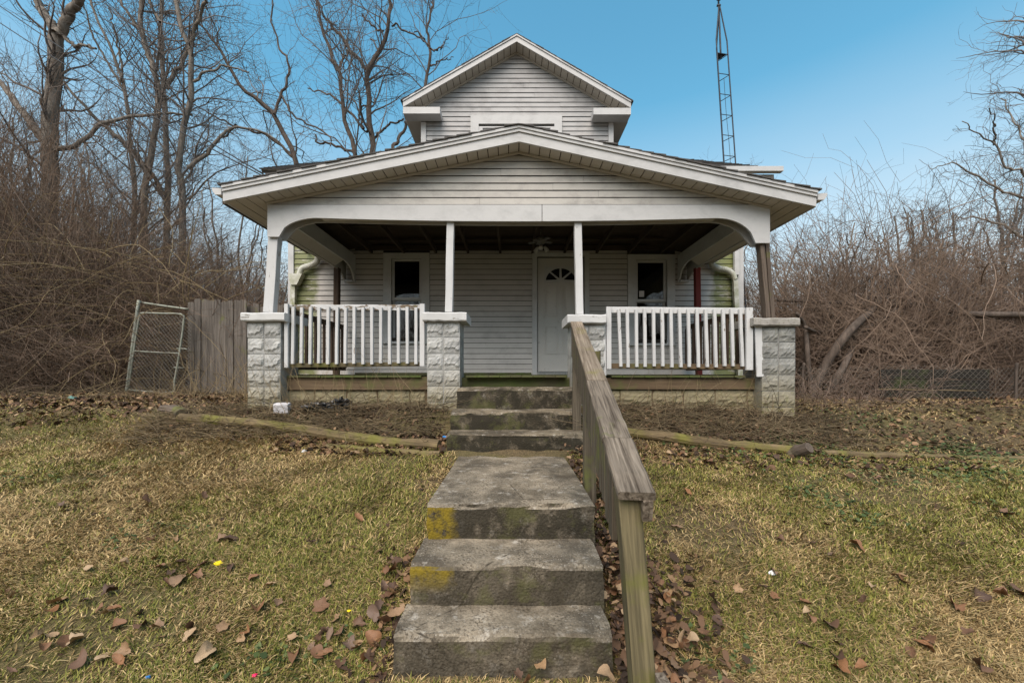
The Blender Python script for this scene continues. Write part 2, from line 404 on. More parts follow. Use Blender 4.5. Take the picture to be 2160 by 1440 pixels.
M_stem = t_twig('dead_stem', (.05, .035, .02), (.3, .23, .14))
M_straw = t_twig('dry_stalk', (.17, .12, .06), (.36, .28, .16))
def t_leaf():
    t = NT('dead_leaf'); r = t.rand()
    c = t.ramp(r, [(0, (.07, .042, .03)), (.2, (.15, .08, .045)), (.42, (.28, .13, .055)), (.58, (.15, .1, .075)), (.75, (.36, .22, .11)), (1, (.46, .33, .2))])
    o = t.objc(); v = t.noise(t.map(o, (60, 60, 60)), 1.0, 4)
    return t.done(t.mix(t.rng(v, .38, .66, 0, .75), c, (.06, .036, .022)), .6, .3)
M_leaf = t_leaf()
def t_litter():
    t = NT('leaf_litter'); c = t.ramp(t.isl(), [(0, (.025, .017, .012)), (.4, (.07, .042, .027)), (.72, (.14, .08, .045)), (.9, (.22, .13, .07)), (1, (.32, .22, .13))])
    return t.done(c, .8, .2)
M_litter = t_litter()
def t_attr(name, rough):
    t = NT(name); a = t.n('ShaderNodeAttribute', attribute_name='tint'); return t.done(a.outputs['Color'], rough, .2)
M_wirer = simple('rusty_fence_wire', (.09, .075, .06), (.17, .15, .125), 40, .7)
M_grass = t_attr('grass_blades', .75)
M_ivy = t_attr('ground_ivy_leaf', .55)
def t_ground():
    t = NT('ground_soil'); p = t.pos()
    n = t.noise(p, 1.3, 6, .6); f = t.noise(p, 26, 6, .7); g = t.noise(p, 90, 3)
    col = t.mix(t.rng(f, .3, .7), (.055, .042, .026), (.15, .11, .06))
    col = t.mix(t.rng(n, .4, .62, 0, .6), col, (.12, .115, .04))
    col = t.mix(t.rng(g, .5, .7, 0, .6), col, (.25, .185, .1))
    t.bump(t.math('ADD', f, t.math('MULTIPLY', g, .5)), .03, .9); return t.done(col, .95, .1)
M_ground = t_ground()
def flat(name, c, rough=.6): t = NT(name); return t.done(c, rough)

# ------------------------------------------------------------------ ground
GY = np.array([-6, 0, 1.3, 1.9, 2.5, 3.2, 4.0, 4.35, 4.75, 5.5, 8, 14, 30, 80, 400.])
GZ = np.array([-1.8, -1.68, -1.58, -1.475, -1.2, -.98, -.83, -.70, -.43, -.38, -.42, -.5, -.8, -1.5, -2.5])
def G(x, y):
    x = np.asarray(x, float); y = np.asarray(y, float)
    # the raised bed in front of the porch swings back on the far left and is lower on the right
    yy = y - np.clip((np.abs(x) - 3.0) * .18, 0, .7) * np.clip((y - 3) / 1.2, 0, 1)
    z = np.interp(yy, GY, GZ) * .5 + np.interp(yy + .12, GY, GZ) * .25 + np.interp(yy - .12, GY, GZ) * .25
    z = z - .1 * np.clip((x - 1.6) / 2, 0, 1) * np.clip((y - 3.6) / 1.2, 0, 1)
    fall = np.clip(1 - np.abs(y - 5) / 30, 0.2, 1)
    z = z + (fbm(x, y, 1.1, 3, 3) - .5) * .07 * fall + (fbm(x, y, 6, 5, 2) - .5) * .03 * fall
    return z
def gz(x, y): return float(G(np.array([x]), np.array([y]))[0])
def ground_hit(px, py):
    ys = np.linspace(1.0, 14, 3000); xs = (px - 1080) / F * ys; zs = (HZ - py) / F * ys
    k = np.argmax(zs < G(xs, ys)); return Vector((xs[k], ys[k], float(G(xs[k:k + 1], ys[k:k + 1])[0])))
def axis(parts):
    return np.unique(np.concatenate([np.linspace(a, b, n) for a, b, n in parts]))
xs = axis([(-600, -60, 14), (-60, -14, 24), (-14, -6, 60), (-6, 6, 150), (6, 14, 60), (14, 60, 24), (60, 600, 14)])
ys = axis([(-40, -1, 12), (-1, 1.2, 16), (1.2, 6, 105), (6, 14, 70), (14, 60, 30), (60, 700, 16)])
XX, YY = np.meshgrid(xs, ys); ZZ = G(XX, YY)
idx = np.arange(XX.size).reshape(XX.shape)
q = np.stack([idx[:-1, :-1], idx[:-1, 1:], idx[1:, 1:], idx[1:, :-1]], -1).reshape(-1, 4)
ground = obj('ground', npmesh('ground', np.stack([XX, YY, ZZ], -1), q, M_ground))
tag(ground, 'sloping front yard of soil and short winter grass', 'ground', kind='structure')
# ------------------------------------------------------------------ house
CX = 0.09                                  # the house's centre line
WY = 7.3                                   # front wall plane
HX0, HX1 = PX(610, WY), PX(1566, WY)       # house corners
house = thing('house', 'small old grey-sided house with a steep front gable above the porch', 'house', (CX, WY + 4, -.45))
DOOR = (PX(1134, WY), PX(1231, WY), 0.03, PZ(543, WY))
WIN_L = (PX(826, WY), PX(890, WY), PZ(712, WY), PZ(546, WY))
WIN_R = (PX(1340, WY), PX(1406, WY), PZ(716, WY), PZ(549, WY))
WALLTOP = 3.42
def wall_with_holes(name, x0, x1, z0, z1, y0, y1, holes, mat, parent):
    xs_ = sorted({x0, x1, *[h[0] for h in holes], *[h[1] for h in holes]}); zs_ = sorted({z0, z1, *[h[2] for h in holes], *[h[3] for h in holes]})
    L = []
    for a, b in zip(xs_[:-1], xs_[1:]):
        run = None
        for c, d in zip(zs_[:-1], zs_[1:]):
            m = ((a + b) / 2, (c + d) / 2)
            if any(h[0] < m[0] < h[1] and h[2] < m[1] < h[3] for h in holes):
                if run: L.append((a, b, y0, y1, *run)); run = None
            else: run = (run[0], d) if run else (c, d)
        if run: L.append((a, b, y0, y1, *run))
    return obj(name, boxes_mesh(name, L, mat), parent)
fw = wall_with_holes('front_wall', HX0 + .02, HX1 - .02, -.5, WALLTOP, WY, WY + .12, [DOOR, WIN_L, WIN_R], M_dark, house)
HB = 15.4                                   # back of the house
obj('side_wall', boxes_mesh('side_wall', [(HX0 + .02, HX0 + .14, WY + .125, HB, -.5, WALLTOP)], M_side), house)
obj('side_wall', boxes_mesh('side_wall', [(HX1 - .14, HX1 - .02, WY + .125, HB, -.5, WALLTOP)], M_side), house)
obj('back_wall', boxes_mesh('back_wall', [(HX0 + .15, HX1 - .15, HB - .12, HB, -.5, WALLTOP)], M_side), house)
obj('room_floor', boxes_mesh('room_floor', [(HX0 + .15, HX1 - .15, WY + .125, HB - .125, -.1, -.02)], M_brown), house)
obj('room_ceiling', boxes_mesh('room_ceiling', [(HX0 + .15, HX1 - .15, WY + .125, HB - .125, 2.6, 2.68)], M_room), house)
obj('partition', boxes_mesh('partition', [(HX0 + .15, HX1 - .15, 10.2, 10.3, -.015, 2.595)], M_room), house)

def lap_board(name, xb0, xb1, xt0, xt1, z0, z1, y, mat, parent, lap=.017, gap=.007):
    j = random.uniform(-.003, .003)
    z1 += random.uniform(-.001, .001)
    z0 += gap
    V = [(xb0, y - lap + j, z0), (xb1, y - lap + j, z0), (xt1, y - .003, z1), (xt0, y - .003, z1), (xb0, y, z0 + .004), (xb1, y, z0 + .004)]
    return obj(name, mesh(name, V, [(0, 1, 2, 3), (4, 5, 1, 0), (4, 0, 3), (1, 5, 2)], mat), parent)
def courses(x0, x1, z0, z1, step, y, holes, mat, parent, top=None):
    """lap siding boards; holes cut them; top(z) -> (xmin, xmax) clips a gable"""
    z = z0
    while z < z1 - .01:
        zt = min(z + step, z1)
        ivs = [(x0, x1)]
        for (a, b, c, d) in holes:
            if c < (z + zt) / 2 < d:
                ivs = [s for (p, q_) in ivs for s in ((p, min(q_, a)), (max(p, b), q_)) if s[1] - s[0] > .01]
        for (a, b) in ivs:
            if top:
                bl, br = top(z); tl, tr = top(zt)
                A, B, C, D = max(a, bl), min(b, br), max(a, tl), min(b, tr)
                if B - A < .03: continue
                if D < C: C = D = (C + D) / 2
            else: A, B, C, D = a, b, a, b
            if B - A > 2.2:          # long courses are two lengths with an overlap seam
                s = random.uniform(A + .8, B - .8); s = min(max(s, C + .1), D - .1)
                lap_board('siding_board', A, s, C, s, z, zt, y, mat, parent); lap_board('siding_board', s + .002, B, s + .002, D, z, zt, y - .0025, mat, parent)
            else: lap_board('siding_board', A, B, C, D, z, zt, y, mat, parent)
        z += step
TR = .085
def grown(h, s=TR, bot=TR): return (h[0] - s, h[1] + s, h[2] - bot, h[3] + s)
hol = [(DOOR[0] - .1, DOOR[1] + .1, -1, DOOR[3] + .075), grown(WIN_L, .15, .1), grown(WIN_R, .15, .1)]
SX0, SX1 = HX0 + .105, HX1 - .105
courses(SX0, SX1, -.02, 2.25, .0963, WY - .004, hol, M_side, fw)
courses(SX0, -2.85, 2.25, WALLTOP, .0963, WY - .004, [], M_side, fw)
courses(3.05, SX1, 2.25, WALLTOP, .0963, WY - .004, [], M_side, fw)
for a, b in ((HX0, HX0 + .1), (HX1 - .1, HX1)):
    box('corner_board', a, b, WY - .04, WY + .06, -.45, WALLTOP, M_trim, house)

def window(hole, label, sticker=False):
    x0, x1, z0, z1 = hole; y = WY
    fr = obj('window', boxes_mesh('window', [(x0 - .145, x0, y - .035, y + .03, z0 - .07, z1 + .1), (x1, x1 + .145, y - .035, y + .03, z0 - .07, z1 + .1),
             (x0, x1, y - .035, y + .03, z1, z1 + .1)], M_trim), house); fr['label'] = label
    box('window_sill', x0 - .16, x1 + .16, y - .07, y + .03, z0 - .115, z0 - .072, M_trim, fr)
    zm = (z0 + z1) / 2 - .03
    for (a, b, yy, nm) in ((zm, z1, y + .012, 'upper_sash'), (z0 - .06, zm + .03, y + .052, 'lower_sash')):
        s = .05
        obj(nm, boxes_mesh(nm, [(x0, x0 + s, yy, yy + .035, a, b), (x1 - s, x1, yy, yy + .035, a, b), (x0 + s, x1 - s, yy, yy + .035, b - s * .8, b), (x0 + s, x1 - s, yy, yy + .035, a, a + s * .9)], M_trim), fr)
        obj('pane', boxes_mesh('pane', [(x0 + s - .004, x1 - s + .004, yy + .014, yy + .019, a + .02, b - .02)], M_glass), fr)
    if sticker:
        obj('sticker', boxes_mesh('sticker', [(x0 + .08, x0 + .17, y + .021, y + .024, zm + .09, zm + .2)], flat('paper', (.5, .48, .47))), fr)
    return fr
wl = window(WIN_L, 'left porch window with dark panes and white trim')
wr = window(WIN_R, 'right porch window with a small paper sticker', True)
# crumpled white shapes added behind each window's glass in place of a reflection
M_reflect = simple('reflection_white', (.5, .5, .5), (.7, .7, .7), 20, .4)
def crumple(name, c, rx, ry, rz, mat, label, cat, seed, amp=.45, nu=14, nv=9):
    rr = np.random.default_rng(seed); V = []; Fc = []
    for i in range(nv + 1):
        th = math.pi * i / nv
        for j in range(nu):
            ph = 2 * math.pi * j / nu; k = 1 + rr.uniform(-amp, amp * .6)
            V.append((c[0] + rx * k * math.sin(th) * math.cos(ph), c[1] + ry * k * math.sin(th) * math.sin(ph), c[2] + rz * max(-.8, k * math.cos(th))))
    for i in range(nv):
        for j in range(nu): Fc.append((i * nu + j, (i + 1) * nu + j, (i + 1) * nu + (j + 1) % nu, i * nu + (j + 1) % nu))
    return tag(obj(name, mesh(name, V, Fc, mat)), label, cat)
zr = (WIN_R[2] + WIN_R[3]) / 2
crumple('bag_or_reflection', (PX(1391, WY + .3), WY + .3, zr + .06), .12, .05, .09, M_reflect, 'crumpled white shape standing in for a reflection in the right porch window', 'plastic', 3)
crumple('bag_or_reflection', (PX(875, WY + .3), WY + .3, (WIN_L[2] + WIN_L[3]) / 2 + .05), .13, .05, .035, M_reflect, 'crumpled white shape standing in for a reflection in the left porch window', 'plastic', 4)

# door
dx0, dx1, dz0, dz1 = DOOR
dfr = obj('door_frame', boxes_mesh('door_frame', [(dx0 - .1, dx0 - .012, WY - .04, WY + .06, -.018, dz1 + .075), (dx1 + .012, dx1 + .1, WY - .04, WY + .06, -.018, dz1 + .075), (dx0 - .012, dx1 + .012, WY - .04, WY + .06, dz1 + .01, dz1 + .075)], M_trim), house)
box('threshold', dx0 - .01, dx1 + .01, WY - .05, WY + .06, -.018, .035, M_galv, house)
slab = box('door', dx0, dx1, WY + .03, WY + .075, dz0 + .01, dz1, M_door, house, .004)
dw = dx1 - dx0; fl = (dx0 + .17 * dw, dx1 - .17 * dw, PZ(592, WY), PZ(565, WY))
def panel(x0, x1, z0, z1):
    y = WY + .03
    obj('panel', boxes_mesh('panel', [(x0, x1, y - .013, y, z0, z0 + .018), (x0, x1, y - .013, y, z1 - .018, z1), (x0, x0 + .018, y - .013, y, z0 + .018, z1 - .018), (x1 - .018, x1, y - .013, y, z0 + .018, z1 - .018),
        (x0 + .045, x1 - .045, y - .011, y, z0 + .045, z1 - .045)], M_door), slab)
for (a, b) in ((.15, .45), (.55, .85)):
    panel(dx0 + a * dw, dx0 + b * dw, PZ(667, WY), PZ(601, WY)); panel(dx0 + a * dw, dx0 + b * dw, PZ(746, WY), PZ(687, WY))
# half-round fanlight with four glass wedges
fx = (fl[0] + fl[1]) / 2; rO = (fl[1] - fl[0]) / 2; zb = fl[2]; hO = fl[3] - fl[2]
pts = [(fl[0] - .02, zb - .03), (fl[1] + .02, zb - .03), (fl[1] + .02, fl[3] + .03), (fl[0] - .02, fl[3] + .03)]
fan = extrude_poly('fanlight', pts, 'y', WY + .014, WY + .0295, M_trim, slab)
for k in range(4):
    a0, a1 = math.pi * k / 4 + .06, math.pi * (k + 1) / 4 - .06
    w = [(fx + rO * .22 * math.cos((a0 + a1) / 2), zb + hO * .18 * math.sin((a0 + a1) / 2) + .008)] + [(fx + rO * .97 * math.cos(a0 + (a1 - a0) * i / 6), zb + hO * .97 * math.sin(a0 + (a1 - a0) * i / 6)) for i in range(7)]
    extrude_poly('pane', w, 'y', WY + .009, WY + .0135, flat('dark_pane', (.01, .01, .012), .08), slab)
kn = tube('door_knob', [(dx1 - .07, WY + .03, .95), (dx1 - .07, WY - .01, .95), (dx1 - .07, WY - .04, .95)], [.012, .02, .028], M_galv, slab, 8, 10)

# ---- main roof (side gabled) with shingles in courses
EY, EZ, RS = 6.9, 3.56, .585                # eave line and pitch
RX0, RX1 = PX(552, EY), PX(1641, EY)
RIDGE_Y = 11.6; RIDGE_Z = EZ + RS * (RIDGE_Y - EY)
BY = RIDGE_Y + (RIDGE_Y - EY)
mr_ = extrude_poly('main_roof', [(EY, EZ - .09), (EY, EZ - .02), (RIDGE_Y, RIDGE_Z - .02), (BY, EZ - .02), (BY, EZ - .09), (RIDGE_Y, RIDGE_Z - .12)], 'x', RX0, RX1, M_dark, house)
def shingle_rows(name, parent, x0, x1, n, off=.0):
    V, Fc = [], []
    ca, sa = 1 / math.hypot(1, RS), RS / math.hypot(1, RS)
    for i in range(n):
        x = x0 - random.uniform(0, .3); s0 = i * .145 - .03
        while x < x1:
            w = random.uniform(.27, .34); a, b = max(x, x0), min(x + w - .008, x1); x += w
            if b - a < .02: continue
            lift = random.uniform(.012, .028); e = s0 + random.uniform(-.012, .012); o = len(V)
            for (s, h) in ((e, 0), (e, lift), (s0 + .32, .004)):
                yy, zz = EY + s * ca - h * sa, EZ - .018 + s * sa + h * ca
                V += [(a, yy, zz), (b, yy, zz)]
            Fc += [(o, o + 1, o + 3, o + 2), (o + 2, o + 3, o + 5, o + 4), (o, o + 2, o + 4), (o + 1, o + 5, o + 3)]
    return tag(obj(name, mesh(name, V, Fc, M_shingle), parent), kind='stuff')
shingle_rows('shingles', mr_, RX0 - .02, RX1 + .02, 38)
# eaves: the right end keeps its gutter, the left one shows a bare broken edge
box('eave_gutter', CX + 1.9, RX1 + .03, EY - .1, EY - .005, EZ - .1, EZ - .015, M_trim, house)
box('eave_fascia', CX + 1.9, RX1 - .05, EY + .03, EY + .06, EZ - .2, EZ - .095, M_trim, house)
box('eave_soffit', CX + 1.9, RX1 - .06, EY + .065, WY - .045, EZ - .2, EZ - .18, M_soffit, house)
box('eave_drip_edge', RX0, CX - 1.8, EY - .012, EY - .002, EZ - .045, EZ - .015, M_trim, house)
beam('broken_fascia', (RX0 + .05, EY + .12, EZ - .21), (RX0 + .36, EY + .1, EZ - .2), .03, .08, M_rimj, house)
for sgn, xr in ((-1, RX0), (1, RX1)):
    # gable end walls up to the ridge, and rake boards
    xw = HX0 + .02 if sgn < 0 else HX1 - .14
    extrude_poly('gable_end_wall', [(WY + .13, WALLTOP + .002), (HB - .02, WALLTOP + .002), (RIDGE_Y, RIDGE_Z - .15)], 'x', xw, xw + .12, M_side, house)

# ---- upper front gable
UY, UF = 8.2, 7.9                           # wall plane and fascia plane
ux0, ux1 = PX(889, UY), PX(1293, UY)
UA = (PX(1090, UF), PZ(70, UF)); UL = (PX(850, UF), PZ(208, UF)); UR_ = (PX(1331, UF), PZ(210, UF))
sL = (UA[1] - UL[1]) / (UA[0] - UL[0]); sR = (UA[1] - UR_[1]) / (UR_[0] - UA[0])
def roof_top(x): return UA[1] - (sL * (UA[0] - x) if x < UA[0] else sR * (x - UA[0]))
SOFU = .165
extr = [(ux0, 3.6), (ux1, 3.6), (ux1, roof_top(ux1) - SOFU - .02), (UA[0], UA[1] - SOFU - .02), (ux0, roof_top(ux0) - SOFU - .02)]
UWIN = (PX(1010, UY), PX(1169, UY), 4.3, PZ(264, UY))
gw = extrude_poly('gable_wall', extr, 'y', UY, UY + .1, M_dark, house)
def utop(z):
    d = UA[1] - SOFU - .005 - z
    return UA[0] - max(d, 0) / sL, UA[0] + max(d, 0) / sR
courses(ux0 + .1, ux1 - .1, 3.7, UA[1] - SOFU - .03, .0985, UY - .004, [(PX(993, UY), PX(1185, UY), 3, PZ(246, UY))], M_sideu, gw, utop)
for a, b in ((ux0, ux0 + .1), (ux1 - .1, ux1)):
    box('corner_board', a, b, UY - .045, UY - .002, 3.6, UL[1] - .3, M_trim, house)
uw = obj('window', boxes_mesh('window', [(PX(993, UY), UWIN[0], UY - .045, UY - .003, 4.1, PZ(246, UY)), (UWIN[1], PX(1185, UY), UY - .045, UY - .003, 4.1, PZ(246, UY)), (UWIN[0], UWIN[1], UY - .045, UY - .003, UWIN[3], PZ(246, UY))], M_trim), house)
uw['label'] = 'white framed upstairs window half hidden behind the porch roof'
obj('sash', boxes_mesh('sash', [(UWIN[0], UWIN[0] + .08, UY - .03, UY - .004, 4.2, UWIN[3] - .045), (UWIN[1] - .08, UWIN[1], UY - .03, UY - .004, 4.2, UWIN[3] - .045), (UWIN[0] + .08, UWIN[1] - .08, UY - .03, UY - .004, UWIN[3] - .075, UWIN[3] - .045),
     ((UWIN[0] + UWIN[1]) / 2 - .05, (UWIN[0] + UWIN[1]) / 2 + .05, UY - .03, UY - .004, 4.2, UWIN[3] - .075)], M_trim), uw)
for a, b in ((UWIN[0] + .08, (UWIN[0] + UWIN[1]) / 2 - .05), ((UWIN[0] + UWIN[1]) / 2 + .05, UWIN[1] - .08)):
    obj('pane', boxes_mesh('pane', [(a, b, UY - .016, UY - .01, 4.2, UWIN[3] - .075)], flat('pale_dark_pane', (.05, .055, .055), .12)), uw)
# roof slabs of the gable, running back into the main roof
UB = 12.6
for sgn, E, s_ in ((-1, UL, sL), (1, UR_, sR)):
    xe = E[0]
    rf = extrude_poly('gable_roof', [(UA[0], UA[1] - .03), (xe, E[1] - .03), (xe, E[1] - .08), (UA[0], UA[1] - .08)], 'y', UF + .03, UB, M_dark, house)
    L = math.hypot(xe - UA[0], E[1] - UA[1]); n = int(L / .145)
    for i in range(n + 1):        # shingle courses, front ends uneven
        a, b = i / n, min((i + 1.25) / n, 1.02)
        xa, xb = UA[0] + (xe - UA[0]) * a, UA[0] + (xe - UA[0]) * b
        za, zb_ = UA[1] - s_ * abs(xa - UA[0]), UA[1] - s_ * abs(xb - UA[0])
        y0 = UF - .02 - random.uniform(0, .012)
        V = [(xa, y0, za - .018), (xb, y0, zb_ - .008), (xb, UB, zb_ - .008), (xa, UB, za - .018), (xa, y0, za - .026), (xb, y0, zb_ - .028), (xb, UB, zb_ - .028), (xa, UB, za - .026)]
        obj('shingle_course', mesh('shingle_course', V, [(0, 1, 2, 3), (7, 6, 5, 4), (0, 4, 5, 1), (1, 5, 6, 2), (3, 2, 6, 7), (0, 3, 7, 4)], M_shingle), rf)
    # rake fascia in two steps and the grooved soffit
    def rake(name, t0, t1, y0, y1, mat, xa=UA[0], xb=None):
        xb = xe if xb is None else xb
        q_ = [(xa, UA[1] - s_ * abs(xa - UA[0]) - t0), (xb, UA[1] - s_ * abs(xb - UA[0]) - t0), (xb, UA[1] - s_ * abs(xb - UA[0]) - t1), (xa, UA[1] - s_ * abs(xa - UA[0]) - t1)]
        return extrude_poly(name, q_, 'y', y0, y1, mat, rf)
    rake('drip_edge', .03, .06, UF - .018, UF + .025, M_trim)
    rake('rake_board', .062, .165, UF, UF + .025, M_trim)
    w = .128; x = UA[0] + sgn * .005
    while (xe - x) * sgn > .05:
        xn = x + sgn * (w - .012)
        if (xn - xe) * sgn > 0: xn = xe
        rake('soffit_panel', SOFU - .016, SOFU - .006, UF + .03, UY - .005, M_soffit, x, xn); x += sgn * w
    rake('soffit_backing', SOFU - .03, SOFU - .022, UF + .03, UY + .1, M_brown)
    rake('frieze_trim', SOFU - .003, SOFU + .03, UY - .04, UY - .008, M_soffit, UA[0], (ux0 if sgn < 0 else ux1))
    # boxed cornice return and side eave
    xi = PX(928 if sgn < 0 else 1252, UF)
    lo, hi = E[1] - .3, E[1] - .02
    a, b = min(xe, xi), max(xe, xi)
    hh = .13
    extrude_poly('cornice_return', [(a, E[1] - .165), (b, E[1] - .165), (b, E[1] - .165 - hh), (a, E[1] - .165 - hh)], 'y', UF + .002, UY - .05, M_trim, rf)
    wx = ux0 if sgn < 0 else ux1
    a, b = min(xe, wx), max(xe, wx)
    box('side_soffit', a + .01, b - .003, UY - .045, UB - .5, E[1] - .29, E[1] - .27, M_soffit, rf)
    box('side_fascia', xe - .012, xe + .012, UY - .045, UB - .5, E[1] - .29, E[1] - .05, M_trim, rf)
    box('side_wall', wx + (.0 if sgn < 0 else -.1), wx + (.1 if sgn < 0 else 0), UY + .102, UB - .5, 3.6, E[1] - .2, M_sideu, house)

# ---- downspouts with their elbows
def spout(pts, name, label):
    o = tube(name, pts, .052, M_spout, house, 40, 10); o['label'] = label
    q_ = resample(pts, 60)
    for i in range(4, 34, 2):       # crimped elbows
        d = Vector(q_[i + 1] - q_[i]).normalized() * .008
        tube('crimp', [q_[i] - np.array(d), q_[i], q_[i] + np.array(d)], [.052, .059, .052], M_spout, o, 5, 10)
Y_ = WY - .1
spout([P(672, 536, Y_), P(668, 552, Y_), P(655, 560, Y_), P(638, 566, Y_), P(632, 578, Y_), P(630, 592, Y_)], 'downspout_elbow', 'bent mossy elbow on the left corner')
hop = [P(612, 579, Y_), P(641, 579, Y_), P(630, 602, Y_), P(617, 602, Y_)]
extrude_poly('leader_head', [(p.x, p.z) for p in hop], 'y', Y_ - .07, Y_ + .05, M_spout, house)
beam('downspout', P(619, 602, Y_), P(618, 835, Y_), .085, .07, M_spout, house, up=(0, 1, 0))
spout([P(1499, 548, Y_), P(1503, 560, Y_), P(1515, 566, Y_), P(1534, 570, Y_), P(1545, 578, Y_), P(1550, 590, Y_)], 'downspout_elbow', 'bent white elbow on the right corner')
beam('downspout', P(1550, 588, Y_), P(1562, 835, Y_), .085, .07, M_spout, house, up=(0, 1, 0))
beam('downspout', P(1553, 480, Y_ + .02), P(1553, 580, Y_ + .02), .085, .06, M_trim, house, up=(0, 1, 0))

# ------------------------------------------------------------------ porch
PYF = 4.85                                  # front face of the piers
BYF = 5.0                                   # beam and gable plane
FY = 4.74                                   # front of the rake boards
porch = thing('porch', 'open front porch with a low white gable roof on block piers', 'porch', (CX, 5.8, -.5))
PA = (PX(1095, FY), PZ(263, FY)); PL = (PX(470, FY), PZ(389, FY)); PR = (PX(1722, FY), PZ(400, FY))
pL = (PA[1] - PL[1]) / (PA[0] - PL[0]); pR = (PA[1] - PR[1]) / (PR[0] - PA[0])
def ptop(x): return PA[1] - (pL * (PA[0] - x) if x < PA[0] else pR * (x - PA[0]))
SOFP = .2
zbt = PZ(434, BYF)                          # top of the beam
pg = extrude_poly('porch_gable', [(PX(568, BYF), zbt - .01), (PX(1620, BYF), zbt - .01), (PX(1620, BYF), max(ptop(PX(1620, BYF)) - SOFP - .01, zbt)), (PA[0], PA[1] - SOFP - .01), (PX(568, BYF), max(ptop(PX(568, BYF)) - SOFP - .01, zbt))], 'y', BYF + .005, BYF + .09, M_dark, porch)
def gtop(z):
    d = PA[1] - SOFP - .003 - z
    return PA[0] - max(d, 0) / pL, PA[0] + max(d, 0) / pR
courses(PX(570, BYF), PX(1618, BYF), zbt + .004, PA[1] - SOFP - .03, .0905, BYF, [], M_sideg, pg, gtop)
for sgn, E, s_ in ((-1, PL, pL), (1, PR, pR)):
    xe = E[0]
    def tz(x): return PA[1] - s_ * abs(x - PA[0])
    rf = extrude_poly('porch_roof', [(PA[0], PA[1] - .035), (xe, E[1] - .035), (xe, E[1] - .085), (PA[0], PA[1] - .085)], 'y', FY + .04, WY - .02, M_ceil, porch)
    n = 25
    for i in range(n):
        a, b = i / n, min((i + 1.25) / n, 1.012)
        xa, xb = PA[0] + (xe - PA[0]) * a, PA[0] + (xe - PA[0]) * b
        y0 = FY - .036 - random.uniform(-.006, .016); dz = random.uniform(-.004, .006)
        V = [(xa, y0, tz(xa) - .014), (xb, y0, tz(xb) + .004 + dz), (xb, WY - .02, tz(xb) + .004), (xa, WY - .02, tz(xa) - .014), (xa, y0, tz(xa) - .022), (xb, y0, tz(xb) - .014 + dz), (xb, WY - .02, tz(xb) - .014), (xa, WY - .02, tz(xa) - .022)]
        obj('shingle_course', mesh('shingle_course', V, [(0, 1, 2, 3), (7, 6, 5, 4), (0, 4, 5, 1), (1, 5, 6, 2), (3, 2, 6, 7), (0, 3, 7, 4)], M_shingle), rf)
    def rake(name, t0, t1, y0, y1, mat, xa=PA[0], xb=None):
        xb = xe if xb is None else xb
        return extrude_poly(name, [(xa, tz(xa) - t0), (xb, tz(xb) - t0), (xb, tz(xb) - t1), (xa, tz(xa) - t1)], 'y', y0, y1, mat, rf)
    rake('drip_edge', .022, .052, FY - .032, FY + .03, M_trim)
    rake('trim_strip', .054, .088, FY - .018, FY + .03, M_trim)
    rake('rake_board', .09, .2, FY, FY + .03, M_trim)
    w = .126; x = PA[0] + sgn * .006; bx = PX(566, BYF) if sgn < 0 else PX(1622, BYF)
    while (xe - x) * sgn > .03:
        xn = x + sgn * (w - .011)
        if (xn - xe) * sgn > 0: xn = xe
        back = BYF - .005 if (xn - bx) * sgn <= 0 else WY - .05
        rake('soffit_panel', SOFP - .014, SOFP - .004, FY + .032, back, M_soffit, x, xn); x += sgn * w
    rake('soffit_backing', SOFP - .03, SOFP - .022, FY + .032, WY - .05, M_brown, PA[0] + (bx - PA[0]) * .97, xe)
    rake('soffit_backing', SOFP - .03, SOFP - .022, FY + .032, BYF + .003, M_brown, PA[0], PA[0] + (bx - PA[0]) * .97)
    rake('frieze_trim', SOFP + .001, SOFP + .022, BYF - .045, BYF - .018, M_soffit, PA[0], bx)
    # side gutter and its fascia
    xg = xe + sgn * .055
    gp = [(xe + sgn * .012, E[1] - .05), (xe + sgn * .125, E[1] - .045), (xe + sgn * .115, E[1] - .085), (xe + sgn * .085, E[1] - .125), (xe + sgn * .012, E[1] - .125)]
    extrude_poly('gutter', gp, 'y', FY - .01, WY - .1, M_trim, rf)
    box('eave_fascia', xe - .011, xe + .011, FY + .032, WY - .05, E[1] - .2, E[1] - .04, M_trim, rf)

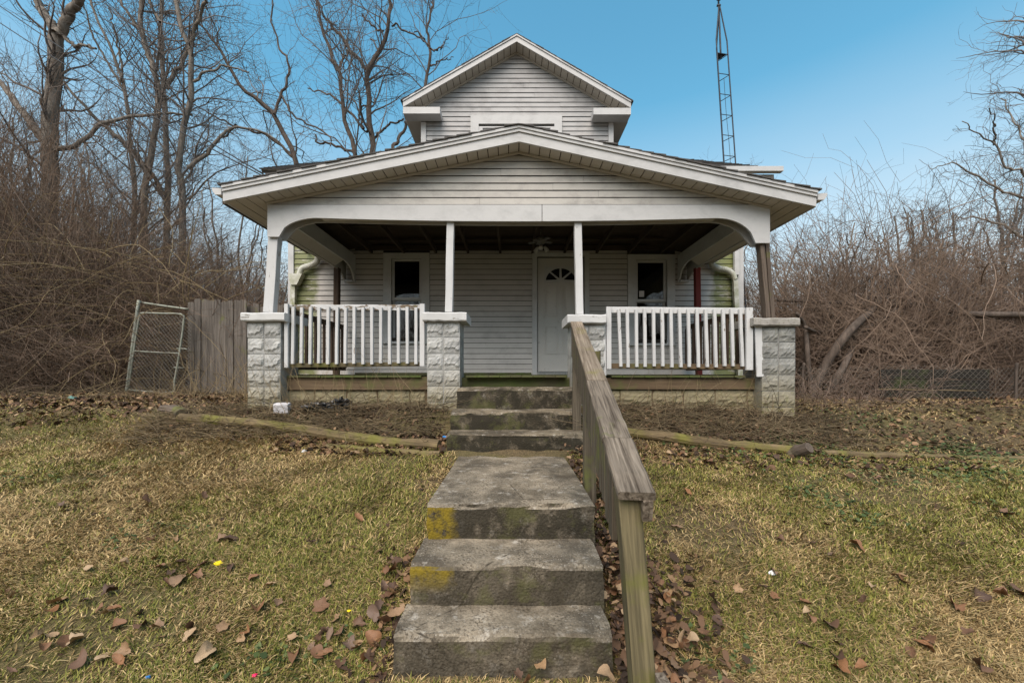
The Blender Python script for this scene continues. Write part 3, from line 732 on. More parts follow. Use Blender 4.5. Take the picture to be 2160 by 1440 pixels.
# front beam: front and back boards with arched ends, hollow between
def arch_board(name, y0, y1, xl, xr, ztop_, zbot, xdl, zdl, xdr, zdr, wl_, wr_, mat, seam=None):
    """xl..xr outer ends; the underside drops in a quarter ellipse to zdl / zdr over wl_ / wr_"""
    def under(a, b):
        out = []
        n = 48
        for i in range(n + 1):
            x = a + (b - a) * i / n
            z = zbot
            if x < xl + xdl: z = zdl
            elif x < xl + xdl + wl_:
                t = (xl + xdl + wl_ - x) / wl_; z = zbot - (zbot - zdl) * (1 - math.sqrt(max(0, 1 - t * t)))
            if x > xr - xdr: z = zdr
            elif x > xr - xdr - wr_:
                t = (x - (xr - xdr - wr_)) / wr_; z = zbot - (zbot - zdr) * (1 - math.sqrt(max(0, 1 - t * t)))
            z -= .045 * (1 - ((x - CX) / 2.6) ** 2) if abs(x - CX) < 2.6 else 0     # the middle sags
            out.append((x, z))
        return out
    res = []
    for (a, b) in ([(xl, xr)] if seam is None else [(xl, seam - .004), (seam + .004, xr)]):
        u = under(a, b); m = len(u); V = []; Fc = []
        zt = ztop_
        for (x, z) in u: V += [(x, y0, z), (x, y0, zt), (x, y1, z), (x, y1, zt)]
        for i in range(m - 1):
            o = i * 4; p = o + 4
            Fc += [(o, p, p + 1, o + 1), (o + 2, o + 3, p + 3, p + 2), (o, o + 2, p + 2, p), (o + 1, p + 1, p + 3, o + 3)]
        e = (m - 1) * 4
        Fc += [(0, 1, 3, 2), (e, e + 2, e + 3, e + 1)]
        res.append(obj(name, mesh(name, V, Fc, mat), porch))
    return res
bxl, bxr = PX(567, BYF), PX(1621, BYF); zb0 = PZ(461, BYF)
M_beamw = M_trim
arch_board('front_beam', BYF - .03, BYF - .004, bxl, bxr, zbt, zb0, PX(592, BYF) - bxl, PZ(501, BYF), bxr - PX(1589, BYF), PZ(514, BYF), .5, .5, M_beamw, PX(1143, BYF))
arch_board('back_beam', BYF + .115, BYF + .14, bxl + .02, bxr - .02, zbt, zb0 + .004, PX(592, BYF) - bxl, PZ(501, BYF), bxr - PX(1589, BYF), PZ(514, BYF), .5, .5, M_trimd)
box('beam_underside', bxl + .65, bxr - .65, BYF - .003, BYF + .114, zb0 + .004, zb0 + .02, M_soffit, porch)
box('beam_core', bxl + .03, bxr - .03, BYF - .002, BYF + .112, zbt - .06, zbt - .003, M_brown, porch)
# side beams back to the wall, with an arched drop at the wall
for sgn, xo in ((-1, bxl + .02), (1, bxr - .02)):
    xi = xo - sgn * .17
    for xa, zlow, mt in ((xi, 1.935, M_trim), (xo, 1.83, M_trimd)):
        u = []
        for i in range(33):
            y = BYF + .15 + (WY - .04 - BYF - .15) * i / 32; d = (WY - .1) - y; z = zlow
            if d < .42: t = min(1, (.42 - d) / .42); z = zlow - (zlow - 1.66) * (1 - math.sqrt(max(0, 1 - t * t)))
            u.append((y, z))
        top_ = 2.16 if xa == xi else 2.1
        extrude_poly('side_beam', u + [(WY - .04, top_), (BYF + .15, top_)], 'x', xa - .012, xa + .012, mt, porch)
    ud = [(BYF + .16, 1.84), (WY - .5, 1.84)]
    V = [(xi - sgn * -.014, BYF + .16, 1.945), (xo + sgn * -.014, BYF + .16, 1.845), (xo + sgn * -.014, WY - .5, 1.845), (xi - sgn * -.014, WY - .5, 1.945)]
    V += [(x, y, z + .015) for x, y, z in V]
    obj('side_beam_underside', mesh('side_beam_underside', V, [(0, 1, 2, 3), (7, 6, 5, 4), (0, 4, 5, 1), (1, 5, 6, 2), (2, 6, 7, 3), (3, 7, 4, 0)], M_soffit), porch)
    box('arch_block', min(xi, xo) + .014, max(xi, xo) - .014, WY - .13, WY - .045, 1.66, 1.69, M_trim, porch)
# ceiling joists and cross boards, dark bare wood
jx = PX(640, WY) + .1
k = 0
while jx < 3.1:
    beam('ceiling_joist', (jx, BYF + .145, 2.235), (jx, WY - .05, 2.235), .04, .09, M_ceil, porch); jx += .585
for yy, zz in ((5.6, 2.31), (6.3, 2.33), (6.95, 2.31)):
    beam('cross_board', (-2.85, yy, zz), (3.05, yy + random.uniform(-.2, .2), zz), .09, .03, M_ceil, porch)
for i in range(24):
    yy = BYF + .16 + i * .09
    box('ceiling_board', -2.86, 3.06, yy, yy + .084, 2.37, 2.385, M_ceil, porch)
box('ledger', -2.86, 3.06, WY - .05, WY - .022, 2.25, 2.34, M_ceil, porch)

# ---- rock-faced block piers
def rock_mesh(name, w, h, d, mat, seed, nx=9, nz=8, amp=.019):
    rr = np.random.default_rng(seed); V = []; Fc = []
    ph = rr.uniform(0, 6)
    ridge = [(.30 + .06 * math.sin(ph + 5 * u / nx) + rr.uniform(-.05, .05)) for u in range(nx + 1)]
    ridge2 = [(.70 + .06 * math.sin(ph * 2 + 4 * u / nx) + rr.uniform(-.05, .05)) for u in range(nx + 1)]
    for j in range(nz + 1):
        for i in range(nx + 1):
            u, v = i / nx, j / nz
            uu = u if i in (0, nx) else u + rr.uniform(-.03, .03); vv = v if j in (0, nz) else v + rr.uniform(-.04, .04)
            edge = min(i, nx - i, j, nz - j)
            y = 0
            if edge >= 1:
                y = -amp * (.18 + rr.uniform(0, .22))
                s1, s2 = vv - ridge[i], vv - ridge2[i]
                y -= amp * 1.1 * (math.exp(-(s1 / .2) ** 2) if s1 > 0 else math.exp(-(s1 / .05) ** 2)) * rr.uniform(.6, 1); y -= amp * .9 * (math.exp(-(s2 / .05) ** 2) if s2 > 0 else math.exp(-(s2 / .18) ** 2)) * rr.uniform(.5, 1)
            V.append((uu * w, y, vv * h))
    for j in range(nz):
        for i in range(nx):
            a = j * (nx + 1) + i; Fc.append((a, a + 1, a + nx + 2, a + nx + 1))
    o = len(V); V += [(0, 0, 0), (w, 0, 0), (w, 0, h), (0, 0, h), (0, d, 0), (w, d, 0), (w, d, h), (0, d, h)]
    Fc += [(o, o + 4, o + 5, o + 1), (o + 1, o + 5, o + 6, o + 2), (o + 2, o + 6, o + 7, o + 3), (o + 3, o + 7, o + 4, o)]
    return mesh(name, V, Fc, mat)
MORT = simple('mortar', (.3, .3, .29), (.4, .4, .39), 20, .9, .003)
def pier(xl, xr, ytop, ybot, mat, cap_px, capm, label, nblk=5):
    z1, z0 = PZ(ytop, PYF), -.62
    core = obj('pier', boxes_mesh('pier', [(xl + .006, xr - .006, PYF + .008, PYF + .4, z0, z1)], MORT), porch); core['label'] = label
    hgt = .198; w = (xr - xl) / 2 - .005
    vs = [rock_mesh('block', w, hgt - .008, .4, mat, 100 + len(label) + v) for v in range(4)]
    z = z1 - hgt; k = 0
    while z > z0 - .02:
        for c in range(2):
            m = Matrix.Translation((xl + c * (w + .01) + random.uniform(-.002, .002), PYF + random.uniform(-.003, .003), z + .004))
            obj('block', vs[(k * 3 + c + k // 2) % 4], core, m)
        z -= hgt; k += 1
    cx0, cx1, cy0, cy1 = cap_px
    zt, zb_ = PZ(cy0, PYF - .07), PZ(cy1, PYF - .07)
    V, Fc = prism(PX(cx1, PYF - .07) - PX(cx0, PYF - .07), .55, zt - zb_, .014, 8, .004, random.random())
    o = obj('pier_cap', mesh('pier_cap', V, Fc, capm), core, Matrix.Translation((PX(cx0, PYF - .07), PYF - .07 + .275, (zt + zb_) / 2)))
pier(PX(522, PYF), PX(592, PYF), 678, 850, M_blockw, (507, 600, 659, 677), M_capw, 'white block pier at the left end of the porch')
pier(PX(901, PYF), PX(970, PYF), 677, 850, M_blockw, (891, 984, 658, 677), M_capw, 'white block pier left of the steps')
pier(PX(1207, PYF), PX(1277, PYF), 682, 850, M_blockw, (1197, 1279, 663, 682), M_capw, 'white block pier right of the steps')
pier(PX(1607, PYF), PX(1677, PYF), 687, 875, M_blockg, (1590, 1688, 670, 687), M_cap, 'grey block pier with bare cap at the right end')

# foundation blocks and rim joists between piers, floor boards
def founds(x0, x1, zt, rows, off):
    base = obj('foundation', boxes_mesh('foundation', [(x0, x1, BYF + .03, BYF + .3, -.75, zt - .004)], M_rimj), porch)
    vs = [rock_mesh('block', .392, .196, .2, M_blockf, 300 + v) for v in range(5)] + [rock_mesh('block', .192, .196, .2, M_blockf, 310 + v) for v in range(2)]
    for r in range(rows):
        x = x0; first = True
        while x < x1 - .1:
            half = (first and (r + off) % 2) or x1 - x < .39
            obj('block', vs[5 + random.randrange(2)] if half else vs[random.randrange(5)], base, Matrix.Translation((x + .004, BYF + .03 + random.uniform(-.004, .004), zt - .2 * (r + 1))))
            x += .2 if half else .4; first = False
XL0, XL1 = PX(594, BYF), PX(902, BYF); XR0, XR1 = PX(1276, BYF), PX(1608, BYF)
founds(XL0, XL1, PZ(823, BYF), 2, 0); founds(XR0, XR1, PZ(822, BYF), 3, 1)
box('rim_joist', XL0, XL1, BYF - .01, BYF + .03, PZ(822, BYF), PZ(794, BYF), M_rimj, porch)
box('rim_joist', XR0, XR1, BYF - .01, BYF + .03, PZ(821, BYF), PZ(797, BYF), M_rimj, porch)
box('rim_joist', PX(970, BYF), PX(1207, BYF), BYF + .06, BYF + .1, -.42, -.05, M_floor, porch)
x = bxl - .02; k = 0
while x < bxr + .02:
    inpier = any(a - .15 < x < b + .02 for a, b in ((PX(522, PYF), PX(592, PYF)), (PX(901, PYF), PX(970, PYF)), (PX(1207, PYF), PX(1277, PYF)), (PX(1607, PYF), PX(1677, PYF))))
    y0 = (PYF + .42) if inpier else BYF - .05 + random.uniform(-.012, .008)
    box('floor_board', x, x + .134, y0, WY - .03, -.046 + random.uniform(-.003, 0), -.02 - random.uniform(0, .003), M_floor, porch); x += .139; k += 1
box('wall_base_board', -2.85, DOOR[0] - .12, WY - .075, WY - .045, -.018, .02, M_floor, porch)

# ---- posts
def post(p0, p1, w, d, mat, label=None):
    o = beam('porch_post', p0, p1, w, d, mat, porch, up=(0, 1, 0), nseg=4, wob=.002); 
    if label: o['label'] = label
    return o
Yp = 5.06
post(P(570, 659.5, Yp), P(581, 500, Yp), .125, .1, M_white, 'leaning white post on the left pier')
post(P(947.5, 658.5, Yp), P(951, 470, Yp), .092, .09, M_white, 'white post left of the steps')
post(P(1222, 663.5, Yp), P(1218.5, 472, Yp), .092, .09, M_white, 'white post right of the steps')
post(P(1616, 670.5, Yp), P(1603, 513, Yp), .055, .1, M_post, 'leaning bare wood post on the right pier')
post(P(1627, 670.5, Yp + .03), P(1614, 513, Yp + .03), .05, .09, M_post, 'second bare stud of the right leaning post')
Yb = 6.95
post((PX(710, Yb), Yb, -.02), (PX(711, Yb), Yb, 1.84), .09, .09, M_brown, 'dark brown post by the wall at the left side')
post((PX(1474, Yb), Yb, -.02), (PX(1470, Yb), Yb, 1.84), .09, .09, M_red, 'dark red post by the wall at the right side')

# ---- railings
def railing(xs_top, xs_bot, yt, yb, rail_px, ends, zr_, zbt_, matr, matb, label, Yr=4.93):
    x0, x1 = rail_px
    top = beam('railing', P(x0, (zr_[0] + zr_[1]) / 2, Yr), P(x1, (zr_[2] + zr_[3]) / 2, Yr), .038, (zr_[1] - zr_[0]) * Yr / F, matr, porch, nseg=6, wob=.002)
    top['label'] = label
    beam('bottom_rail', P(x0, (zbt_[0] + zbt_[1]) / 2, Yr), P(x1, (zbt_[2] + zbt_[3]) / 2, Yr), .038, (zbt_[1] - zbt_[0]) * Yr / F, matb, top, nseg=6, wob=.002)
    for a, b in zip(xs_top, xs_bot):
        dy = random.uniform(-1.5, 1.5)
        beam('baluster', P(b, yb + dy, Yr - .042), P(a, yt + random.uniform(-1, 1), Yr - .042), .037, .037, M_white, top, up=(0, 1, 0), nseg=3, wob=.0015)
    for (a, b, ya, ybb) in ends:
        beam('end_post', P((a + b) / 2, ybb, Yr - .05), P((a + b) / 2, ya, Yr - .05), .04, (b - a) * Yr / F, M_white, top, up=(1, 0, 0))
    return top
c3 = lambda v: 480 + .2916 * v
c4 = lambda v: 1080 + .3195 * v
lt = [c3(v) for v in (478, 540, 603, 665, 730, 795, 856, 918, 982, 1045, 1110, 1173, 1237, 1300, 1365)]
lb = [c3(v) for v in (473, 535, 598, 661, 727, 790, 853, 915, 981, 1045, 1108, 1173, 1237, 1302, 1364)]
railing(lt, lb, 648, 767, (601, 896), ((601, 609, 641, 775), (886, 896, 641, 772)), (643, 655, 643, 655), (766, 775, 763, 772), M_whitebad, M_greymoss, 'left front railing with flaking white paint')
rt = [c4(v) for v in (703, 760, 820, 875, 933, 990, 1048, 1105, 1163, 1220, 1277, 1335, 1392, 1447, 1505)]
rb = [c4(v) for v in (718, 765, 823, 878, 938, 995, 1055, 1113, 1170, 1230, 1288, 1345, 1403, 1460, 1520)]
railing(rt, rb, 652, 773, (1280, 1586), ((1279, 1289, 647, 778), (1573, 1587, 649, 780)), (647, 660, 650, 663), (766, 777, 768, 780), M_white, M_rimj, 'right front railing with leaning white balusters')
beam('trim_board', P(1603, 794, 4.86), P(1599, 686, 4.86), .025, .085, M_white, porch, up=(1, 0, 0))
beam('trim_board', P(1276, 792, 4.86), P(1274, 682, 4.86), .025, .03, M_white, porch, up=(1, 0, 0))
for sgn, xq in ((-1, -3.02), (1, 3.16)):
    sr = beam('side_railing', (xq, PYF + .44, .83), (xq, WY - .1, .83), .04, .085, M_brown, porch)
    sr['label'] = 'dark wood railing along the ' + ('left' if sgn < 0 else 'right') + ' side of the porch'
    beam('bottom_rail', (xq, PYF + .44, .1), (xq, WY - .1, .1), .04, .085, M_brown, sr)
    y = PYF + .52
    while y < WY - .12:
        beam('baluster', (xq - sgn * .04, y, .1), (xq - sgn * .04, y, .8), .037, .037, M_brown, sr, up=(0, 1, 0)); y += .135

# ---- broken ceiling fan hanging in front of the door
Yc = 6.3
fc = P(1141, 508, Yc)
fanT = thing('ceiling_fan', 'small drooping ceiling fan with grey blades under the porch ceiling', 'ceiling fan', fc)
M_fan = simple('dusty_metal', (.08, .075, .07), (.16, .15, .14), 20, .5)
tube('rod', [fc + Vector((0, 0, .2)), fc + Vector((0, 0, .1)), fc + Vector((0, 0, .02))], .012, M_fan, fanT, 6, 8)
tube('motor', [fc + Vector((0, 0, .06)), fc + Vector((0, 0, .03)), fc, fc - Vector((0, 0, .05))], [.05, .09, .09, .05], M_fan, fanT, 12, 14)
for a, dr in ((.5, -.02), (1.75, .02), (2.9, -.12), (4.1, -.2), (5.3, -.04)):
    d = Vector((math.cos(a), math.sin(a), dr))
    beam('blade', fc + d * .08, fc + d * .2, .075, .01, M_fan, fanT)
M_lampg = simple('dusty_glass', (.3, .29, .27), (.42, .4, .38), 20, .4)
for a in (.4, 2.4, 4.6):
    d = Vector((math.cos(a) * .06, math.sin(a) * .06, -.08))
    tube('lamp_shade', [fc + d, fc + d * 1.4, fc + d * 1.9], [.015, .03, .04], M_lampg, fanT, 8, 10)
# ------------------------------------------------------------------ concrete steps
def step_mesh(name, x0l, x0r, y0, y1, z0, z1, mat, seed, chip=.03, rough=.006, nose=.018, slope=0.0):
    nx = 40; V = []; Fc = []
    fr = [(y0, z0 + (z1 - z0) * t) for t in (0, .25, .5, .75)]
    fr += [(y0, z1 - nose * 1.6), (y0 + nose * .25, z1 - nose * .6), (y0 + nose * .9, z1 - nose * .1), (y0 + nose * 2.2, z1)]
    fr += [(y0 + nose * 2.2 + (y1 - y0 - nose * 2.2) * t, z1) for t in (.25, .5, .75, 1)]
    m = len(fr)
    rr = np.random.default_rng(seed)
    for i in range(nx + 1):
        u = i / nx
        c = max(0, float(fbm(np.array([u * 3.0]), np.array([seed * 3.7]), 2.2, seed, 4)[0]) - .44) * 4 * chip
        for j, (y, z) in enumerate(fr):
            n1 = (float(vnoise(np.array([u * 9]), np.array([j * 1.3 + seed]), 1.0, seed)[0]) - .5) * 2 * rough
            k = {4: .35, 5: 1, 6: 1, 7: .5}.get(j, .12 if j < 4 else 0)
            xx = x0l + (x0r - x0l) * u
            if i in (0, nx): xx += (rr.uniform(-.008, .008))
            V.append((xx, y + c * k * .9 + (n1 if j < 6 else 0), z - c * k * .7 + (n1 if j >= 5 else 0)))
    for i in range(nx):
        for j in range(m - 1):
            a = i * m + j; Fc.append((a, a + m, a + m + 1, a + 1))
    o = len(V); V += [(x0l, y1, z0), (x0r, y1, z0)]
    Fc.append(tuple([o] + [m - 1 - j for j in range(m)])); Fc.append(tuple([nx * m + j for j in range(m)] + [o + 1]))
    return mesh(name, V, Fc, mat, False)
ps = thing('porch_steps', 'three dark mouldy concrete steps up to the porch floor', 'steps', (.06, 4.5, -.85))
for (xl, xr, y0, y1, z1, z0, sd_) in ((-.66, .775, 4.75, 5.05, -.165, -.7, 1), (-.684, .78, 4.42, 4.76, -.418, -.85, 2), (-.672, .762, 4.1, 4.43, -.622, -1.0, 3)):
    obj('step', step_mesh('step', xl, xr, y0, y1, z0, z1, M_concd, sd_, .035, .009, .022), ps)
ws = thing('walkway_steps', 'worn concrete landing and two lower steps with yellow lichen', 'steps', (-.02, 2.6, -1.3))
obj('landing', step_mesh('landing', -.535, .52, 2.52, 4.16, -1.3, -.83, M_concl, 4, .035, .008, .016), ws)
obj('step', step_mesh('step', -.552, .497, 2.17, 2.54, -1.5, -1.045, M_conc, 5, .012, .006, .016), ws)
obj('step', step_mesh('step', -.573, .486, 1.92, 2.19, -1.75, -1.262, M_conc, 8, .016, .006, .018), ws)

# ------------------------------------------------------------------ wooden handrail down the steps
hr = thing('handrail', 'weathered grey wooden handrail running down beside the steps', 'handrail', (.5, 1.55, -1.55))
A0, A1 = Vector((.765, 4.72, .6)), Vector((.475, 1.52, -.468))
dn = Vector((0, 0, -1)); ax_ = (A1 - A0).normalized()
side = (A1 - A0).cross(dn).normalized()
for ta, tb, mt in ((0, .62, M_greyy), (.62, .869, M_grey), (.869, 1, M_grey)):
    beam('cap_board', A0.lerp(A1, ta) + ax_ * .003, A0.lerp(A1, tb) - ax_ * .003, .14 + random.uniform(-.003, .003), .036, mt, hr, nseg=10, wob=.0025, b=.007)
beam('side_rail', A0 + side * .047 + dn * .066, A1 + side * .047 + dn * .066 - ax_ * .012, .037, .089, M_grey, hr, nseg=6, wob=.002)
nb = 26
for i in range(nb):      # short upright boards close together along the inner side
    t_ = .03 + .9 * i / (nb - 1); q_ = A0.lerp(A1, t_) - side * .052 + dn * .022
    beam('upright_board', q_ + dn * (.34 - .05 * t_ + random.uniform(-.012, .012)), q_, .095, .024, M_upright, hr, up=side, b=.003)
for (t, lean) in ((.972, (.085, -.09)), (.52, (.0, 0)), (.1, (0, 0))):
    top = A0.lerp(A1, t) + dn * .025 - side * .02
    g = gz(top.x, top.y) - .25
    beam('post', (top.x + lean[0], top.y + lean[1], g), top, .088, .088, M_greymoss if t > .6 else M_upright, hr, up=(0, 1, 0), nseg=6, wob=.002)
beam('stub_post', P(1256, 880, 4.6), P(1257, 741, 4.6), .1, .09, M_greymoss, hr, up=(0, 1, 0), nseg=3, wob=.003, b=.02)
beam('foot_brace', (.6, 1.36, -1.75), (.555, 1.46, -1.12), .036, .09, M_grey, hr, up=(0, 1, 0), nseg=2)

# ------------------------------------------------------------------ yard timbers and small things
def log(name, pts, r, label, cat='timber', mat=M_log, hollow=False):
    LL = sum((Vector(b_) - Vector(a_)).length for a_, b_ in zip(pts[:-1], pts[1:])); K = max(5, int(LL / .12)); q_ = resample(pts, K); q_ += R.normal(0, .005, q_.shape)
    V, Q = tubes(q_[None], (np.full((1, K), r) * R.uniform(.82, 1.1, (1, K))), 10)
    V = [tuple(v) for v in V]; Fc = [tuple(int(i) for i in f) for f in Q]
    Fc += [tuple(range(9, -1, -1)), tuple((K - 1) * 10 + j for j in range(10))]
    m = frame_mat(pts[0], pts[-1]); mi = m.inverted()
    o = obj(name, mesh(name, [tuple(mi @ Vector(v)) for v in V], Fc, mat, False), None, m)
    return tag(o, label, cat)
def gp(px, py, up=.0): v = ground_hit(px, py); return v + Vector((0, 0, up))
def on(px, Y, up): x = PX(px, Y); return Vector((x, Y, gz(x, Y) + up))
log('landscape_timber', [on(380, 4.72, .04), on(560, 4.5, .04), on(760, 4.3, .03), on(925, 4.18, .02)], .062, 'long mossy round timber edging the bed left of the steps')
log('landscape_timber', [on(690, 4.2, -.01), on(800, 4.12, .0), on(930, 4.02, .0)], .045, 'sunken rotten timber in front of the mossy one left of the steps')
log('landscape_timber', [on(1318, 4.35, .045), on(1500, 4.22, .04), on(1690, 4.06, .04)], .056, 'mossy round timber edging the bed right of the steps')
log('landscape_timber', [on(1735, 4.15, -.01), on(1900, 4.2, .0), on(2060, 4.2, -.01), on(2200, 4.15, .0)], .05, 'half buried timber at the far right of the yard')
log('cut_log', [on(1664, 4.06, .0), on(1684, 4.0, .07), on(1706, 3.9, .14)], .062, 'short dark cut log tilted up at the end of the right timber', 'log', M_post)
log('rotten_stump', [on(345, 5.1, -.02), on(366, 4.95, .03), on(384, 4.78, .05)], .075, 'rotten split log end at the left corner of the bed', 'log', M_post)
M_wb = simple('white_brick', (.42, .41, .42), (.55, .54, .55), 30, .85, .003)
bp = on(596, 4.72, .06)
def rot_box(name, c, s, rz, rx, mat, label, cat):
    V, Fc = prism(s[0], s[1], s[2], .012, 3, .004, 5)
    V = [(x - s[0] / 2, y, z) for x, y, z in V]
    return tag(obj(name, mesh(name, V, Fc, mat), None, Matrix.Translation(c) @ Euler((rx, 0, rz)).to_matrix().to_4x4()), label, cat)
rot_box('paver_brick', bp, (.16, .1, .12), .1, .15, M_wb, 'pale paver brick standing in the bed below the left railing', 'brick')
for i, (px, Y, rx_, rz_, lb_) in enumerate(((676, 4.78, .2, .055, 'flattened black plastic bag in the left bed'), (720, 4.88, .12, .09, 'bunched black plastic heap beside the foundation in the left bed'))):
    c = on(px, Y, .04)
    crumple('bag_or_reflection', (c.x, c.y, c.z), rx_, .13, rz_, M_black, lb_, 'plastic bag', 20 + i, .5, 22, 12)
M_y = flat('yellow_plastic', (.75, .6, .01)); M_p = flat('pink_plastic', (.75, .03, .12)); M_bl = flat('blue_plastic', (.03, .2, .5)); M_w = flat('white_paper', (.6, .6, .6)); M_t = flat('teal_plastic', (.1, .3, .28))
for px, py, m_, lb_, s_ in ((461, 1195, M_y, 'bright yellow plastic scrap lying among dead leaves on the left lawn', .03), (736, 1296, M_y, 'tiny yellow scrap on the lawn left of the lowest step', .012),
        (537, 1434, M_p, 'pink plastic scrap at the bottom edge of the left lawn', .015), (312, 1437, M_bl, 'blue plastic scrap at the bottom edge of the left lawn', .014),
        (642, 955, M_w, 'white paper scrap on the lawn below the left timber', .03), (152, 842, M_t, 'teal plastic scrap at the foot of the left brush', .06), (937, 925, M_bl, 'pale blue scrap beside the porch steps', .025),
        (1630, 1215, M_w, 'pale paper scrap on the right lawn', .025)):
    c = gp(px, py, .02); crumple('litter_scrap', (c.x, c.y, c.z), s_, s_ * .7, s_ * .5, m_, lb_, 'litter', int(px), .4, 8, 5)

# ------------------------------------------------------------------ left: wood fence, chain-link gate
FYp = 8.3
fen = thing('wooden_fence', 'weathered stockade fence of upright boards left of the house', 'fence', (PX(480, FYp), FYp, -.45))
def pickets(px0, px1, Y, ytop, n):
    for i in range(n):
        a = px0 + (px1 - px0) * i / n; b = px0 + (px1 - px0) * (i + 1) / n
        x0, x1 = PX(a, Y) + .004, PX(b, Y) - .004; zt = PZ(ytop + random.uniform(-5, 6), Y); zb_ = gz((x0 + x1) / 2, Y) - .05
        w = x1 - x0; yy = Y + random.uniform(-.012, .012); dx = random.uniform(-.006, .006)
        # dog-eared top
        hh = zt - zb_; j_ = [random.uniform(0, .05) for _ in range(4)]
        pts = [(0, -w / 2), (hh - j_[0], -w / 2), (hh - j_[1] * .6, -w * .2), (hh - j_[2] * .5, w * .2), (hh - j_[3], w / 2), (0, w / 2)]
        V = [(u, v, -.009) for u, v in pts] + [(u, v, .009) for u, v in pts]; nP = 6
        Fc = [tuple(range(5, -1, -1)), tuple(range(6, 12))] + [(i_, (i_ + 1) % 6, 6 + (i_ + 1) % 6, 6 + i_) for i_ in range(6)]
        xc = (x0 + x1) / 2
        obj('picket', mesh('picket', V, Fc, M_fence), fen, frame_mat((xc, yy, zb_), (xc + dx, yy, zt), (0, 1, 0)))
pickets(397, 521, FYp, 634, 9); pickets(521, 614, FYp + .12, 642, 7)
for zz in (.0, 1.1):
    beam('fence_rail', (PX(397, FYp), FYp + .04, zz), (PX(521, FYp), FYp + .04, zz), .04, .09, M_fence, fen)
    beam('fence_rail', (PX(523, FYp), FYp + .17, zz), (PX(614, FYp), FYp + .17, zz), .04, .09, M_fence, fen)
GYp = 8.0
def chain(name, corner, w, h, mat, parent, ux, uz, pitch=.075, r=.0036, sag=0.0, bend=None):
    """diamond wire mesh on the parallelogram corner + u*ux + v*uz, clipped to it"""
    segs = []
    n = int((w + h) / pitch) + 1
    for i in range(n):
        s = i * pitch
        u0, v0 = (s, 0) if s <= w else (w, s - w); u1, v1 = (0, s) if s <= h else (s - h, h)
        segs.append(((u0, v0), (u1, v1))); segs.append(((w - u0, v0), (w - u1, v1)))
    PT = np.empty((len(segs), 7, 3))
    for i, (a, b) in enumerate(segs):
        for k in range(7):
            t = k / 6; u, v = a[0] + (b[0] - a[0]) * t, a[1] + (b[1] - a[1]) * t
            p = Vector(corner) + ux * u + uz * v
            if bend: p = p + bend(u, v)
            PT[i, k] = p
    PT[1::2, :, 1] += .003
    V, Q = tubes(PT, np.full((len(segs), 7), r), 3)
    o = obj(name, npmesh(name, V, Q, mat), parent); o['kind'] = 'stuff'; return o
gate = thing('chain_link_gate', 'leaning rusty chain-link gate with a tubular frame beside the wooden fence', 'gate', P(320, 830, GYp))
g = lambda x, y, dy=0: np.array(P(x, y, GYp + dy))
tube('gate_post', [g(266, 835), g(279, 735), g(293, 633)], .03, M_galvm, gate, 12, 10)
tube('gate_frame', [g(271, 822), g(283, 735), g(294, 668), g(297, 661), g(303, 660), g(340, 661), g(378, 662), g(386, 666), g(388, 674), g(380, 735), g(368, 805), g(365, 826), g(320, 826), g(273, 822)], .018, M_galvm, gate, 90, 8)
tube('cross_bar', [g(283, 740), g(330, 743), g(378, 745)], .014, M_galvm, gate, 8, 8)
tube('top_rail', [g(293, 637, .05), g(345, 645, .05), g(397, 652, .05)], .02, M_galvm, gate, 10, 8)
ux = (Vector(g(378, 805)) - Vector(g(276, 800))).normalized(); uz = (Vector(g(296, 662)) - Vector(g(273, 822))); hz_ = uz.length; uz.normalize()
chain('wire_mesh', g(273, 822), .92, hz_, M_wire, gate, ux, uz)
for px, py in ((381, 735), (374, 775)): tube('latch', [g(px - 8, py), g(px + 4, py), g(px + 14, py + 1)], .012, M_galvm, gate, 6, 6)
cf = thing('wire_fence', 'narrow chain-link strip hanging between the gate and the wooden fence', 'fence', P(392, 830, GYp + .1))
chain('wire_mesh', P(372, 822, GYp + .1), .24, 1.5, M_wire, cf, Vector((1, 0, 0)), Vector((.05, 0, 1)).normalized())

# ------------------------------------------------------------------ right: chain-link fence, raised bed of dark planks, arbor pole
CY = 7.4
rf_ = thing('chain_link_fence', 'rusty chain-link fence tangled in vines right of the porch', 'fence', (PX(1880, CY), CY, -.5))
def bend(u, v): return Vector((0, .12 * math.sin(u * 1.3), -.05 * math.sin(u * 2.1) * v))
chain('wire_mesh', (PX(1685, CY), CY, -.52), 4.9, .66, M_wirer, rf_, Vector((1, .05, 0)).normalized(), Vector((.0, .06, 1)).normalized(), .105, .0024, bend=bend)
for px in (1695, 2148):
    x = PX(px, CY); tube('fence_post', [(x, CY + .04, -.7), (x + .02, CY + .05, 0), (x + .05, CY + .06, .2)], .022, M_barkd, rf_, 8, 8)
tube('tension_wire', [P(1850, 820, CY), P(1950, 822, CY), P(2060, 824, CY)], .006, M_straw, rf_, 10, 5)
DY = 7.95
bed = thing('plank_box', 'low dark wooden plank box behind the right chain-link fence', 'wooden box', (PX(1960, DY), DY + .5, -.5))
M_wetw = wood_mat('wet_dark_wood', (.012, .01, .008), (.03, .025, .018), moss=.35, mosscol=(.04, .05, .015))
for r_ in range(4):
    z = -.64 + r_ * .21
    beam('plank', (PX(1856, DY), DY, z), (PX(2072, DY), DY - .1, z), .045, .19, M_wetw, bed, nseg=4, wob=.006)
    beam('plank', (PX(2072, DY), DY - .07, z), (PX(2072, DY) + .2, DY + .9, z), .045, .19, M_wetw, bed)
arb = thing('arbor', 'old vine-covered pole arbor right of the house', 'arbor', (PX(1950, 8.6), 8.6, -.5))
AYp = 8.6
